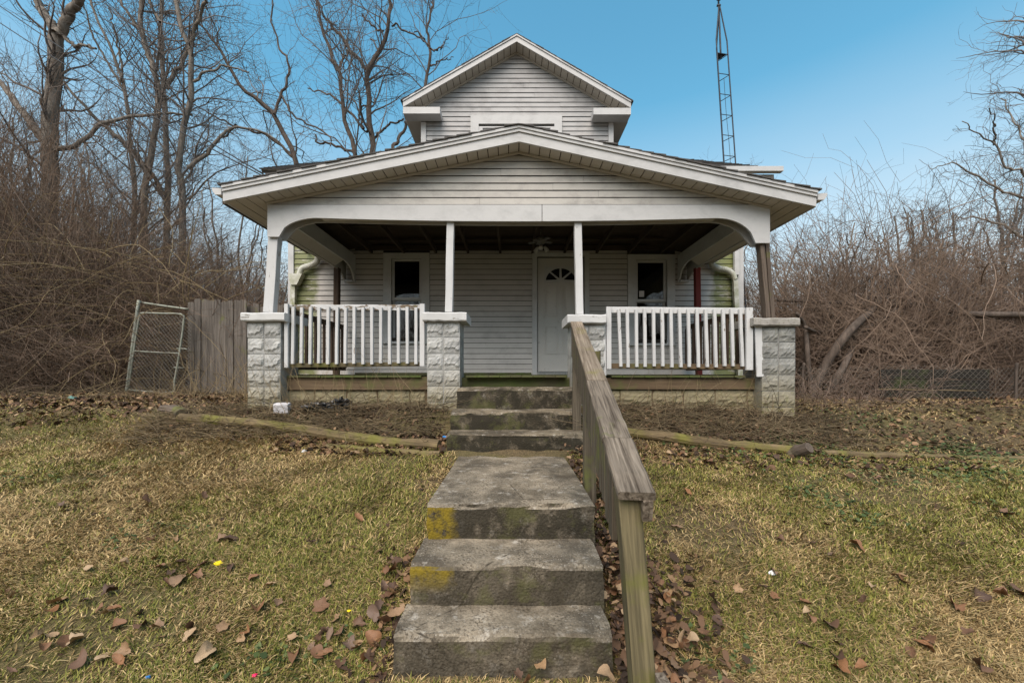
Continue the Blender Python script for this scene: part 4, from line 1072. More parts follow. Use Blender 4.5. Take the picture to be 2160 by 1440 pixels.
tube('pole', [P(1640, 633, AYp), P(1800, 640, AYp), P(1960, 646, AYp), P(2040, 661, AYp - .4), P(2180, 664, AYp - .5)], [.03, .05, .06, .06, .06], M_barkd, arb, 30, 8)
tube('post', [P(2012, 830, AYp), P(2012, 740, AYp), P(2014, 650, AYp)], .075, M_bark, arb, 10, 8)
tube('post', [P(1740, 830, AYp), P(1742, 740, AYp), P(1744, 640, AYp)], .05, M_barkd, arb, 10, 8)
tube('brace', [P(1600, 634, AYp + .2), P(1650, 633, AYp + .2), P(1700, 634, AYp + .2)], .02, M_grey, arb, 8, 6)

# ------------------------------------------------------------------ lattice antenna tower
TY = 9.05
tw = thing('antenna_tower', 'thin three-legged steel lattice antenna tower rising behind the roof on the right', 'antenna tower', (PX(1534, TY), TY, -.5))
def tleg(k, z):   # leg k at height z: two in front, one behind; the tower leans left going up
    t = (z + .5) / 8.0
    cx = PX(1540, TY) + (PX(1517, TY) - PX(1540, TY)) * (z - 4.7) / 3.7
    hw = .165 - .004 * z
    if z > 7.57: hw *= max(.06, (8.42 - z) / .85)
    return Vector((cx + (-hw, hw, .02 * hw)[k], TY + (-.03, .03, .28)[k] * hw / .165 * 1.0, z))
for k in range(3):
    tube('tower_leg', [tleg(k, z) for z in (-.5, 2, 4, 5.5, 7.0, 7.55, 7.6, 8.0, 8.35)], .014, M_tower, tw, 40, 6)
z = .3; rows = []
while z < 7.7: rows.append(z); z += .4645
for z in rows:
    for a, b in ((0, 1), (1, 2), (2, 0)):
        tube('brace', [tleg(a, z), tleg(a, z).lerp(tleg(b, z), .5), tleg(b, z)], .008, M_tower, tw, 3, 5)
zp = min(rows, key=lambda v: abs(v - 7.2))
pl_ = [tleg(k, zp + .012) for k in range(3)]; c_ = sum(pl_, Vector()) / 3; pl_ = [c_ + (p - c_) * .8 for p in pl_]
obj('plate', mesh('plate', pl_ + [p - Vector((0, 0, .01)) for p in pl_], [(0, 1, 2), (5, 4, 3), (0, 3, 4, 1), (1, 4, 5, 2), (2, 5, 3, 0)], M_tower), tw)
m0 = Vector((PX(1523, TY), TY + .05, 7.2)); m1 = Vector((PX(1517, TY), TY + .05, 8.75))
tube('mast', [m0, m0.lerp(m1, .5), m1], .02, M_tower, tw, 8, 8)
for zz in (8.36, 8.5): tube('clamp', [Vector((m1.x - .05, TY, zz)), Vector((m1.x, TY, zz)), Vector((m1.x + .03, TY, zz))], .025, M_tower, tw, 4, 6)
tube('cable', [P(1527, 165, TY + .1), P(1532, 240, TY + .12), P(1540, 330, TY + .1), P(1541, 420, TY + .1)], .005, M_rubber, tw, 16, 5)
# overhead service wires to the left gable end
for i, (a, b, sg) in enumerate(((( -60, 8, 9.5), (556, 372, 6.95), .25), ((-60, -30, 9.7), (556, 368, 7.0), .2))):
    p0, p1 = P(*a), P(*b); q_ = [p0.lerp(p1, t) - Vector((0, 0, sg * 4 * t * (1 - t) * .5)) for t in np.linspace(0, 1, 9)]
    o = tube('utility_wire', q_, .011, M_rubber, None, 40, 5)
    tag(o, ('lower' if i == 0 else 'upper') + ' overhead wire running down from the upper left to the left eave', 'wire', 'overhead service wires')
# ------------------------------------------------------------------ bare trees
def tree(name, label, stems, Y, n1, n2, n3, bark=M_bark, twig=M_twigg, wig=.05, dep=1.2, up=.22, kinds='bare winter trees', l1=(.14, .34), tip=.004, base=None):
    """stems: [(photo polyline, radius at start, radius at end)]; each stem leaves the picture plane by its own drift"""
    K = 26; PT = []; RD = []; b0 = None
    for s in stems:
        pts, r0, r1 = s[:3]
        Yo = Y + (s[3] if len(s) > 3 else 0)
        drift = R.uniform(-dep, dep) if len(s) <= 4 else s[4]
        c = [np.array(P(px, py, Yo)) for px, py in pts]
        L = len(c)
        for i in range(L):           # move along the view ray so that the outline stays
            f_ = 1 + drift * (i / (L - 1)) ** 1.2 / Yo * .8; c[i] = c[i] * f_
        q_ = resample(c, K); w = R.normal(0, wig, (K, 3)); w[0] = 0; w = (w + np.roll(w, 1, 0)) / 2
        PT.append(q_ + w); RD.append(np.linspace(r0, r1, K))
    PT, RD = np.array(PT), np.array(RD) * (.78 if 'gnarled' in name else 1)
    b0 = PT[0, 0]
    root = thing(name, label, 'tree', (b0[0], b0[1], gz(b0[0], b0[1])), kinds)
    V, Q = tubes(PT, RD, 8)
    obj('trunk', npmesh('trunk', V, Q, bark), root)
    parts = []; n2 = int(n2 * .58); n3 = int(n3 * .48)
    st, d, ln, rr = spawn(PT, RD, n1, .12, 1.0, .9, .7, up, l1, .5)
    A = wander(st, d, ln, 9, .22, .03); ra = taper(np.clip(rr * .75, .007, .04), tip * 1.3, 9); parts.append(tubes(A, ra, 4))
    st, d, ln, rr = spawn(A, ra, n2, .1, 1.0, .9, .7, .1, (.35, .7), .6)
    B = wander(st, d, ln, 6, .3, .03); rb_ = taper(np.clip(rr * .8, .004, .018), tip, 6); parts.append(tubes(B, rb_, 3))
    st, d, ln, rr = spawn(B, rb_, n3, .1, 1.0, .9, .8, .08, (.3, .7), .7)
    C = wander(st, d, np.maximum(ln, .12), 4, .3, .02); parts.append(tubes(C, taper(np.clip(rr, .003, .008), tip * .6, 4), 3))
    off = 0; VV = []; QQ = []
    for v, q2 in parts: VV.append(v); QQ.append(q2 + off); off += len(v)
    o = obj('crown', npmesh('crown', np.concatenate(VV), np.concatenate(QQ), twig), root); o['kind'] = 'stuff'
    return root
cr = lambda L: [(440 + x / 3.273, 40 + y / 3.273) for x, y in L]
cl = lambda L: [(x / 3.429, y / 3.429) for x, y in L]
G0 = 850   # photo row far below the brush where trunks enter the ground
tree('bare_tree', 'thick forked grey trunk at the far left rising out of the brush', [
    ([(98, G0), (100, 640), (104, 430), (106, 280), (112, 180), (120, 60)], .2, .17), (cl([(405, 245), (350, 140), (290, 50), (230, -60)]), .13, .085), (cl([(425, 245), (500, 110), (560, 20), (600, -70)]), .13, .1),
    (cl([(400, 1080), (560, 1050), (720, 920), (900, 840), (1150, 820), (1400, 840)]), .07, .03), (cl([(380, 1080), (250, 930), (100, 720), (-40, 560)]), .12, .07), (cl([(460, 260), (540, 340), (600, 320), (690, 345)]), .05, .03)], 12, 60, 420, 1500, wig=.03)
tree('bare_tree', 'left stem of the close trio of slim trunks left of the house', [
    ([(300, G0), (302, 640), (305, 430), (318, 330), (332, 250), (333, 170), (310, 100), (296, 40), (302, -20)], .1, .06), (cl([(1130, 560), (1070, 400), (1010, 230), (930, 100), (840, -40)]), .07, .03), (cl([(1090, 1280), (980, 1120), (860, 1000), (700, 860), (560, 720), (440, 580)]), .09, .03)], 13, 50, 420, 1600, wig=.03)
tree('bare_tree', 'middle stem of the close trio of slim trunks left of the house', [
    ([(352, G0), (352, 640), (352, 420), (352, 300), (346, 195), (340, 120), (342, 0)], .1, .06), (cl([(1200, 640), (1290, 500), (1360, 330), (1410, 180), (1440, -40)]), .07, .04), (cl([(1180, 1400), (1120, 1290), (1060, 1200)]), .08, .04), (cl([(1160, 160), (1110, 70), (1060, -30)]), .05, .03)], 13.4, 50, 420, 1600, wig=.03)
tree('bare_tree', 'right stem of the close trio with a long arching limb toward the roof', [
    ([(392, G0), (388, 640), (383, 420), (378, 350), (390, 250), (404, 180), (398, 100), (378, 40), (366, -20)], .1, .06), (cl([(1360, 1220), (1500, 1100), (1610, 980), (1700, 920), (1850, 940), (2000, 1010), (2100, 1110)]), .06, .02),
    (cl([(1400, 590), (1500, 520), (1640, 480), (1800, 520)]), .04, .02), (cl([(1390, 330), (1420, 190), (1480, 40), (1500, -40)]), .06, .03)], 12.6, 50, 420, 1500, wig=.03)
tree('bare_tree', 'slim leaning sapling between the thick trunk and the trio', [
    ([(285, G0), (282, 560), (285, 420), (276, 300), (268, 220), (255, 160), (235, 100), (200, 30), (185, -20)], .08, .03), (cl([(880, 600), (880, 480), (850, 340), (820, 200), (790, 60)]), .04, .02), (cl([(920, 700), (800, 480), (700, 320), (640, 150), (600, 20)]), .04, .02)], 14, 36, 360, 1400, wig=.03)
tree('gnarled_tree', 'gnarled tree with arching limbs just behind the left end of the roof', [
    ([(632, 860), (630, 600), (626, 420)] + cr([(600, 965), (470, 690), (360, 570), (230, 480), (100, 250), (0, 100), (-80, 0)]), .16, .04), (cr([(460, 670), (500, 520), (550, 420), (540, 290), (480, 180), (450, 0), (440, -130)]), .07, .03),
    (cr([(600, 965), (400, 800), (190, 740), (0, 660), (-140, 560)]), .07, .025), (cr([(500, 520), (560, 640), (650, 710), (820, 800), (850, 870)]), .05, .03), (cr([(190, 740), (80, 840), (-20, 920), (-120, 1010)]), .05, .02)], 15.2, 60, 560, 2000, M_barkd, M_twigg, .05)
tree('gnarled_tree', 'big gnarled tree with several crooked stems behind the house roof', [
    ([(788, 860), (788, 600), (787, 420)] + cr([(1130, 930), (1120, 700), (1100, 500), (1110, 370), (1200, 180), (1250, 0), (1240, -130)]), .2, .08), (cr([(1110, 370), (960, 190), (880, 80), (820, 0), (740, -130)]), .1, .05),
    ([(752, 860), (751, 500)] + cr([(1010, 920), (930, 680), (920, 480), (890, 340), (820, 180), (770, 0), (750, -130)]), .14, .06), (cr([(890, 340), (960, 230), (950, 160)]), .06, .04), (cr([(1070, 760), (900, 570), (800, 510), (700, 480)]), .07, .03),
    (cr([(1140, 830), (1240, 740), (1360, 690)]), .07, .04), (cr([(1270, 920), (1330, 800), (1400, 680), (1460, 560)]), .1, .05), (cr([(1000, 920), (860, 870), (760, 850), (740, 800)]), .07, .04), (cr([(1110, 590), (1040, 640), (1060, 740), (1100, 800)]), .05, .04),
    (cr([(1260, 40), (1340, 70), (1480, 150), (1530, 200)]), .05, .03), (cr([(1210, 90), (1100, 20), (1060, -30)]), .05, .03)], 17, 90, 800, 2600, M_barkd, M_twigg, .05)
tree('gnarled_tree', 'crooked treetop showing above the left slope of the upper gable', [
    ([(905, 860), (905, 500), (903, 300)] + cr([(1510, 430), (1530, 280), (1510, 130), (1520, 0), (1560, -130)]), .13, .05), (cr([(1520, 190), (1460, 110), (1380, 90)]), .05, .02), (cr([(1530, 210), (1600, 200), (1650, 120)]), .05, .02), (cr([(1530, 330), (1600, 290), (1680, 270)]), .05, .02)], 18, 26, 300, 1000, M_barkd, M_twigg, .06)
# right side: a spreading tree just out of the frame reaching in, and slim trees behind the vines
s4 = lambda L: [(1640 + x / 3.273, 120 + y / 3.273) for x, y in L]
tree('bare_tree', 'spreading dark tree reaching in from the right edge of the picture', [
    ([(2290, 900), (2285, 600), (2270, 430), (2230, 330), (2200, 200), (2190, 60)], .3, .1), (s4([(1900, 1200), (1750, 1000), (1560, 930), (1380, 830), (1200, 740), (1060, 780)]), .05, .012), (s4([(1850, 900), (1700, 800), (1590, 760), (1500, 600), (1380, 530), (1290, 440)]), .042, .012),
    (s4([(1850, 700), (1750, 620), (1650, 480), (1580, 330), (1560, 280)]), .035, .012), (s4([(1500, 600), (1500, 480), (1480, 340)]), .03, .012), (s4([(1900, 1300), (1700, 1240), (1500, 1150), (1350, 1100), (1200, 1120)]), .05, .012)], 13, 110, 900, 3000, M_bark, M_twigg, .04, up=.3)
for i, (px, top, Y, r0, lab) in enumerate(((1668, 500, 20, .1, 'slim pale tree seen just right of the leaning porch post'), (1800, 450, 22, .12, 'slim tree above the middle of the vine mound'), (1905, 440, 21, .12, 'slim upright tree behind the vines right of the mound'),
        (2010, 430, 20, .13, 'dark crooked tree behind the arbor post'), (2110, 360, 19, .13, 'bushy tree behind the fence near the right edge'), (2160, 260, 17, .12, 'tall fine-twigged tree cut by the right edge of the picture'), (1955, 420, 18, .09, 'slim grey tree between the arbor post and the vine mound'), (1735, 500, 24, .1, 'thin far tree just left of the vine mound top'), (1545, 380, 26, .1, 'faint treetop beside the foot of the antenna tower'), (1470, 372, 27, .1, 'faint treetop above the right slope of the main roof'))):
    h = 850 - top
    st_ = [([(px + random.uniform(-8, 8), 830), (px, 830 - h * .3), (px + random.uniform(-14, 14), 830 - h * .6), (px + random.uniform(-20, 20), top + 20)], r0, .03)]
    for k in range(6):
        t = random.uniform(.2, .6); s_ = random.choice((-1, 1)); y0 = 830 - h * t
        st_.append(([(px, y0), (px + s_ * random.uniform(15, 30), y0 - h * .14), (px + s_ * random.uniform(25, 60), y0 - h * .34)], r0 * .5, .02))
    tree('bare_tree', lab, st_, Y, 60, 620, 2400, M_bark, M_twigg, .06, up=.5, l1=(.18, .4), tip=.006)
for i, (px, top, Y, r0, lab) in enumerate(((455, 380, 19, .1, 'slim tree left of the porch eave, behind the fence'), (520, 330, 20, .09, 'thin tree just left of the porch gutter'), (480, 470, 24, .09, 'far tree low between the trio and the porch'), (200, 300, 18, .1, 'thin tree right of the thick forked trunk'), (30, 250, 17, .13, 'tree at the left edge of the picture'), (585, 500, 22, .1, 'far tree seen between the left post and the house corner'))):
    h = 850 - top
    st_ = [([(px + random.uniform(-8, 8), 840), (px, 840 - h * .3), (px + random.uniform(-14, 14), 840 - h * .6), (px + random.uniform(-20, 20), top)], r0, .025)]
    for k in range(5):
        t = random.uniform(.15, .6); s_ = random.choice((-1, 1)); y0 = 840 - h * t
        st_.append(([(px, y0), (px + s_ * random.uniform(10, 30), y0 - h * .16), (px + s_ * random.uniform(20, 55), y0 - h * .38)], r0 * .5, .02))
    tree('bare_tree', lab, st_, Y, 50, 520, 2000, M_bark, M_twigg, .06, up=.45, l1=(.16, .36), tip=.006)

# ------------------------------------------------------------------ thickets: tangled canes and vines that nobody could count
def join(parts):
    off = 0; VV = []; QQ = []
    for v, q2 in parts: VV.append(v); QQ.append(q2 + off); off += len(v)
    return np.concatenate(VV), np.concatenate(QQ)
def thicket(name, label, n, xr, yr, hfun, mat, arch=-.05, lean=(0, 0), twigs=3.0, r=(.006, .016), lens=(.8, 1.3), jit=.2, up0=1.0, spread=.55):
    x = R.uniform(*xr, n); y = R.uniform(*yr, n); h = hfun(x, y) * R.uniform(*lens, n)
    st = np.stack([x, y, G(x, y) - .05], 1)
    d = R.normal(0, spread, (n, 3)); d[:, 2] = up0; d[:, 0] += lean[0]; d[:, 1] += lean[1]
    K = 8; upk = np.broadcast_to(np.linspace(0, 2 * arch, K)[None], (n, K))
    A = wander(st, d, h, K, jit, upk); A[..., 2] = np.maximum(A[..., 2], G(A[..., 0], A[..., 1]) + .01)
    ra = taper(R.uniform(*r, n), .003, K)
    m = int(n * twigs)
    s2, d2, l2, r2 = spawn(A, ra, m, .1, 1, 1.0, .5, .1, (.2, .5), .6)
    B = wander(s2, d2, l2, 4, .36, -.03); B[..., 2] = np.maximum(B[..., 2], G(B[..., 0], B[..., 1]) + .01)
    if name == 'vine_mound': A[..., 1] = np.maximum(A[..., 1], 8.2); B[..., 1] = np.maximum(B[..., 1], 8.15)
    parts = [tubes(A, ra, 3), tubes(B, taper(np.clip(r2, .003, .008), .002, 4), 3)]
    V, Q = join(parts)
    return tag(obj(name, npmesh(name, V, Q, mat)), label, 'brush', kind='stuff')
def hl(x, y):   # left brush is tall at the left edge and lower near the fence
    px = 1080 + x / y * F
    return np.interp(px, [-100, 0, 120, 260, 400, 600], [7.2, 6.8, 5.4, 3.9, 3.1, 2.7]) * (y / 10)
thicket('brush_thicket', 'dense brown tangle of canes and vines at the left', 2500, (-15.5, -6.2), (8.9, 12.5), hl, M_twigb, -.03, (.1, 0), 3.2)
thicket('brush_thicket', 'darker brush deep behind the wooden fence', 1700, (-21, -4.6), (12.5, 18), lambda x, y: hl(x, y) * 1.05, M_twigg, -.01, (0, 0), 2.6, (.008, .02), spread=.35)
thicket('brush_thicket', 'low front brush along the left edge of the lawn', 700, (-12.5, -8.0), (8.0, 9.2), lambda x, y: np.full_like(x, 1.9), M_twigb, -.07, (.1, -.1), 2.2, (.004, .011))
thicket('brush_thicket', 'tall purplish brush mass at the left edge under the forked trunk', 1600, (-17.5, -8.8), (9.5, 13.5), lambda x, y: hl(x, y) * 1.05, M_twigb, .012, (0, 0), 5.0, (.006, .014), spread=.3)
def hr_(x, y): return np.interp(1080 + x / y * F, [1600, 1700, 1790, 1860, 1960, 2100, 2300], [1.8, 3.0, 4.2, 4.2, 4.0, 4.3, 4.8])
thicket('vine_mound', 'arching vine tangle smothering the arbor right of the house', 2000, (5.6, 14), (8.9, 11.2), hr_, M_twigr, -.075, (.0, -.05), 3.0, (.005, .014), jit=.22, spread=.75)
thicket('vine_mound', 'thick brown mound of vines beside the right pier', 1100, (6.3, 9.2), (8.8, 10.0), lambda x, y: np.interp(1080 + x / y * F, [1600, 1700, 1780, 1850, 1950], [2.3, 3.8, 4.8, 4.5, 2.8]), M_twigb, -.06, (.05, -.03), 4.0, (.006, .015), jit=.2, spread=.6)
thicket('brush_thicket', 'grey brush far behind the right fence', 1500, (5.0, 25), (13, 19), lambda x, y: np.full_like(x, 4.3), M_twigg, .0, (0, 0), 3.0, (.008, .018), spread=.35)
thicket('brush_thicket', 'thin grey scrub behind the house seen past both corners', 900, (-9, 9), (17.5, 22), lambda x, y: np.full_like(x, 4.0), M_twigg, .0, (0, 0), 2.4, (.008, .018), spread=.3)
thicket('bramble_patch', 'low reddish bramble stems at the foot of the right fence', 150, (4.4, 6.6), (5.9, 7.3), lambda x, y: np.full_like(x, .75), M_twigr, -.06, (0, -.05), 1.6, (.003, .006), spread=.8)
# hanging whips falling from the right-hand tangle, and long arching canes at the left
n = 170; x = R.uniform(6.2, 12, n); y = R.uniform(7.9, 9.2, n)
st = np.stack([x, y, R.uniform(1.0, 2.9, n)], 1); d = R.normal(0, .6, (n, 3)); d[:, 2] = R.uniform(-.6, .7, n); d[:, 1] -= .15
A = wander(st, d, R.uniform(1.2, 3.2, n), 12, .16, -.13); A[..., 2] = np.maximum(A[..., 2], G(A[..., 0], A[..., 1]) + .01)
V, Q = tubes(A, taper(R.uniform(.004, .011, n), .003, 12), 4)
tag(obj('hanging_vines', npmesh('hanging_vines', V, Q, M_twigb)), 'pale whips hanging from the right-hand vine tangle', 'vines', kind='stuff')
n = 260; x = R.uniform(-12.5, -6.6, n); y = R.uniform(8.3, 9.6, n)
st = np.stack([x, y, R.uniform(-.4, 2.6, n)], 1); d = R.normal(0, .6, (n, 3)); d[:, 2] = R.uniform(-.2, .9, n)
A = wander(st, d, R.uniform(1.4, 3.6, n), 12, .13, -.1); A[..., 2] = np.maximum(A[..., 2], G(A[..., 0], A[..., 1]) + .01)
V, Q = tubes(A, taper(R.uniform(.004, .01, n), .003, 12), 4)
tag(obj('arching_canes', npmesh('arching_canes', V, Q, M_straw)), 'pale arching canes in front of the left brush', 'canes', kind='stuff')
thicket('roadside_brush', 'bare brush across the road, mirrored in the porch windows', 900, (-30, 30), (-24, -15), lambda x, y: np.full_like(x, 10.0), M_twigb, .03, (0, 0), 2.0, (.03, .07), spread=.25)
# thick leaning vine trunks on the right
vt = thing('vine_trunks', 'thick dark vine stems leaning right beneath the tangle beside the right pier', 'vine', (PX(1720, 8.2), 8.2, -.5))
for pts, r in (([(1700, 850), (1740, 770), (1790, 700), (1850, 640), (1900, 560)], .09), ([(1730, 850), (1775, 780), (1810, 700), (1840, 620)], .07), ([(1712, 850), (1704, 760), (1698, 690), (1680, 660)], .05), ([(1720, 830), (1770, 730), (1830, 690), (1900, 650)], .06), ([(1698, 690), (1730, 700), (1790, 690)], .035)):
    tube('stem', [P(a, b, 8.2 + random.uniform(-.3, .3)) for a, b in pts], [r, r * .9, r * .6], M_barkd, vt, 20, 7)
# low evergreens far behind the fence, seen as a dark fringe
M_ever = t_twig('evergreen', (.012, .02, .008), (.035, .045, .018))
def conifer(px, top, Y, lab):
    x = PX(px, Y); zt = PZ(top, Y); z0 = gz(x, Y); h = zt - z0
    t_ = thing('evergreen_tree', lab, 'tree', (x, Y, z0), 'evergreens behind the fence')
    tube('trunk', [(x, Y, z0 - .1), (x + .03, Y, z0 + h * .5), (x, Y, zt - .1)], [.09, .06, .015], M_barkd, t_, 12, 7)
    n = 500; u = R.uniform(.05, 1, n) ** .8; a = R.uniform(0, 2 * np.pi, n); rad = (1 - u) * h * .32 + .06
    st = np.stack([np.full(n, x), np.full(n, Y), z0 + u * h], 1); d = np.stack([np.cos(a), np.sin(a), R.uniform(-.2, .25, n)], 1)
    A = wander(st, d, rad * R.uniform(.6, 1.1, n), 5, .15, -.03)
    s2, d2, l2, r2 = spawn(A, np.full((n, 5), .01), 1600, .2, 1, .9, .6, 0, (.15, .3), 1)
    B = wander(s2, d2, np.maximum(l2, .12), 3, .15, 0); V, Q = join([tubes(A, taper(np.full(n, .012), .005, 5), 3), tubes(B, taper(np.full(len(B), .02), .008, 3), 3)])
    o = obj('crown', npmesh('crown', V, Q, M_ever), t_); o['kind'] = 'stuff'
conifer(548, 588, 26, 'small dark evergreen right above the end of the wooden fence'); conifer(500, 600, 27, 'small dark evergreen above the middle of the wooden fence'); conifer(592, 600, 25, 'small dark evergreen between the left porch post and the house corner')
#PARTS5
# ------------------------------------------------------------------ lawn
STEPS = [(-.70, .80, 4.08, 5.1), (-.55, .54, 2.5, 4.2), (-.57, .52, 2.15, 2.56), (-.59, .50, 1.9, 2.2)]
def in_steps(x, y, m=0.0):
    k = np.zeros(len(x), bool)
    for a, b, c, d in STEPS: k |= (x > a - m) & (x < b + m) & (y > c - m) & (y < d + m)
    return k
def bed_edge(x):     # y where the lawn ends at the bed timbers
    return np.interp(x, [-9, -6.4, -3.9, -2.6, -.74, -.7, .8, 1.25, 2.9, 3.4, 6, 9], [5.7, 5.25, 4.8, 4.42, 4.1, 4.0, 4.0, 4.28, 4.0, 4.05, 4.2, 4.6])
def lawn_pts(dens, y0, y1, margin=0):
    xw = 1.32 * y1 + 2.2; n = int(dens * 2 * xw * (y1 - y0))
    x = R.uniform(-xw, xw, n); y = R.uniform(y0, y1, n)
    far = (np.abs(x) > 3.3) & (R.uniform(0, 1, n) < np.where(x > 0, .3, .22)) & (y < 7.2)
    k = ((np.abs(x) < 1.32 * y + .1) | (R.uniform(0, 1, n) < .3)) & ((y < bed_edge(x) + R.normal(0, .06, n)) | far) & ~in_steps(x, y, .01)
    return x[k], y[k]
X_, Y_l = [], []
for a, b, dn_ in ((.7, 1.5, 5000), (1.5, 2.0, 24000), (2.0, 2.6, 19000), (2.6, 3.4, 12000), (3.4, 4.4, 7200), (4.4, 7.2, 3600)):
    x, y = lawn_pts(dn_, a, b); X_.append(x); Y_l.append(y)
x = np.concatenate(X_); y = np.concatenate(Y_l)
patch = fbm(x, y, 1.1, 21, 4); bare = fbm(x, y, 1.7, 33, 3)
keep = R.uniform(0, 1, len(x)) < np.clip(1.5 - 3.2 * np.clip(bare - .52, 0, 1) * 2 + R.normal(0, .25, len(x)), .3, 1)
x, y, patch = x[keep], y[keep], patch[keep]
n = len(x)
gpt = .62 + 1.5 * (patch - .5) * 2 + .1 * np.sin(x * .7 + 1)          # share of green
green = R.uniform(0, 1, n) < np.clip(gpt - .34, .08, .7) * np.where(y > bed_edge(x) + .1, .35, 1)
ln = np.where(green, R.uniform(.016, .042, n), R.uniform(.022, .058, n)) * (1 + .1 * y)
az = R.uniform(0, 2 * np.pi, n) * .75 + fbm(x, y, 3.0, 77, 2) * 9; lean = np.where(green, R.uniform(.5, 1.3, n), R.uniform(1.0, 1.5, n))
wd_ = R.uniform(.0009, .0018, n) * (1 + .25 * y); crl = R.normal(0, .8, n)
z = G(x, y); pos = np.stack([x, y, z + R.uniform(0, .012, n)], 1); rows_ = []
for k, t_ in enumerate((0, .55, 1.0)):
    a_ = az + crl * t_; el = lean * (.55 + .6 * t_)
    if k: pos = pos + np.stack([np.cos(a_) * np.sin(el), np.sin(a_) * np.sin(el), np.cos(el)], 1) * (ln * (t_ - tp))[:, None]
    tp = t_; sd2 = np.stack([-np.sin(a_), np.cos(a_), np.zeros(n)], 1) * wd_[:, None]
    rows_ += [pos - sd2, pos + sd2] if k < 2 else [pos]
V = np.stack(rows_, 1)
i7 = np.arange(n)[:, None] * 5
tri = np.concatenate([i7 + np.array([f]) for f in ([0, 1, 3], [0, 3, 2], [2, 3, 4])], 0)
gc = np.array([[.09, .1, .02], [.145, .145, .03], [.21, .19, .048]]); sc = np.array([[.19, .125, .052], [.33, .23, .105], [.43, .315, .155]])
tone = (.86 + .5 * fbm(x, y, 2.2, 91, 3))[:, None]
c = np.where(green[:, None], gc[R.integers(0, 3, n)], sc[R.integers(0, 3, n)]) * R.uniform(.75, 1.2, (n, 1)) * tone
me = npmesh('grass', V, tri, M_grass, False, 3)
at = me.color_attributes.new('tint', 'FLOAT_COLOR', 'POINT')
at.data.foreach_set('color', np.concatenate([np.repeat(c, 5, 0), np.ones((n * 5, 1))], 1).astype(np.float32).ravel())
tag(obj('lawn_grass', me), 'patchy straw and green winter grass covering the yard', 'grass', kind='stuff')
# clover and ground ivy
def patches(n, spots, name, label):
    xs_, ys_ = [], []
    for (px, py, sx, sy, k) in spots:
        h = ground_hit(px, py); xs_.append(R.normal(h.x, sx, k)); ys_.append(R.normal(h.y, sy, k))
    x = np.concatenate(xs_); y = np.concatenate(ys_); k = ~in_steps(x, y, .02); x, y = x[k], y[k]; n = len(x)
    z = G(x, y) + R.uniform(.008, .035, n); r = R.uniform(.007, .018, n); a0 = R.uniform(0, 6.28, n); tl = R.normal(0, .35, (n, 2))
    K = 7; V = np.empty((n, K, 3))
    for j in range(K):
        a = a0 + 2 * np.pi * j / K; rr = r * (1 + .18 * np.cos(3 * (a - a0)))
        V[:, j, 0] = x + rr * np.cos(a); V[:, j, 1] = y + rr * np.sin(a); V[:, j, 2] = z + rr * (np.cos(a) * tl[:, 0] + np.sin(a) * tl[:, 1])
    Q = np.arange(n * K).reshape(n, K); me = npmesh(name, V, Q, M_ivy, False, K)
    c = np.array([[.05, .075, .025], [.075, .105, .035], [.1, .12, .04]])[R.integers(0, 3, n)] * R.uniform(.7, 1.2, (n, 1))
    at = me.color_attributes.new('tint', 'FLOAT_COLOR', 'POINT'); at.data.foreach_set('color', np.concatenate([np.repeat(c, K, 0), np.ones((n * K, 1))], 1).astype(np.float32).ravel())
    tag(obj(name, me), label, 'ground ivy', kind='stuff')
sp_ = [(random.uniform(1700, 2160), random.uniform(935, 1010), .3, .14, 150) for i in range(16)]
sp_ += [(1700, 1040, .12, .1, 80), (1770, 1070, .15, .08, 110), (1820, 1100, .12, .08, 90), (2110, 1075, .1, .06, 60), (2060, 1000, .3, .12, 130), (1450, 945, .2, .1, 200), (1550, 960, .25, .08, 200), (1850, 890, .3, .2, 300), (1760, 880, .2, .2, 200),
        (1265, 1000, .04, .2, 120), (1260, 1060, .05, .1, 90), (60, 1010, .4, .12, 160), (300, 1130, .2, .1, 80), (1500, 1390, .15, .06, 90), (640, 1390, .2, .06, 90)]
patches(0, sp_, 'ground_ivy', 'low green ground ivy and clover in the right yard')

# ------------------------------------------------------------------ dead leaves: the ones you can pick out are pieces of the ground
def leaf_mesh(kind, seed):
    rr = random.Random(seed); N = 18; V = [(0, 0, 0)]; Fc = []
    for j in range(N):
        a = 2 * math.pi * j / N
        if kind == 0: r = .5 * (1 - .38 * abs(math.sin(a))) * (1 + .05 * math.cos(7 * a))
        elif kind == 1: r = .5 * (.62 + .38 * abs(math.cos(2.5 * a)))
        else: r = .5 * (1 - .15 * abs(math.sin(a)) + .12 * math.cos(3 * a))
        x, y = r * math.cos(a), r * math.sin(a)
        V.append((x, y, 0))
    c1, c2, c3_ = rr.uniform(.6, 2.2), rr.uniform(-1.0, 1.6), rr.uniform(-1.0, 1.0)
    V = [(x, y * (.85 if kind == 0 else 1), c1 * y * y + c2 * x * x * .6 + c3_ * x * y + rr.uniform(-.06, .06)) for x, y, _ in V]
    Fc = [(0, 1 + j, 1 + (j + 1) % N) for j in range(N)]
    o = len(V); V += [(.47, 0, V[1][2]), (.75, rr.uniform(-.06, .06), V[1][2] + .05), (.75, .02, V[1][2] + .05), (.47, .018, V[1][2])]; Fc.append((o, o + 1, o + 2, o + 3))
    return mesh('leaf', V, Fc, M_leaf, True)
LM = [leaf_mesh(k % 3, 50 + k) for k in range(12)]
def put_leaf(p, s, tilt=.35, lift=.028):
    m = Matrix.Translation(Vector(p) + Vector((0, 0, lift + s * .06))) @ Euler((random.gauss(0, tilt), random.gauss(0, tilt), random.uniform(0, 6.28))).to_matrix().to_4x4() @ Matrix.Diagonal((s, s * random.uniform(.7, 1), s, 1))
    obj('leaf', random.choice(LM), ground, m)
c7 = lambda x, y: (x / 2.512, 1000 + y / 2.512)
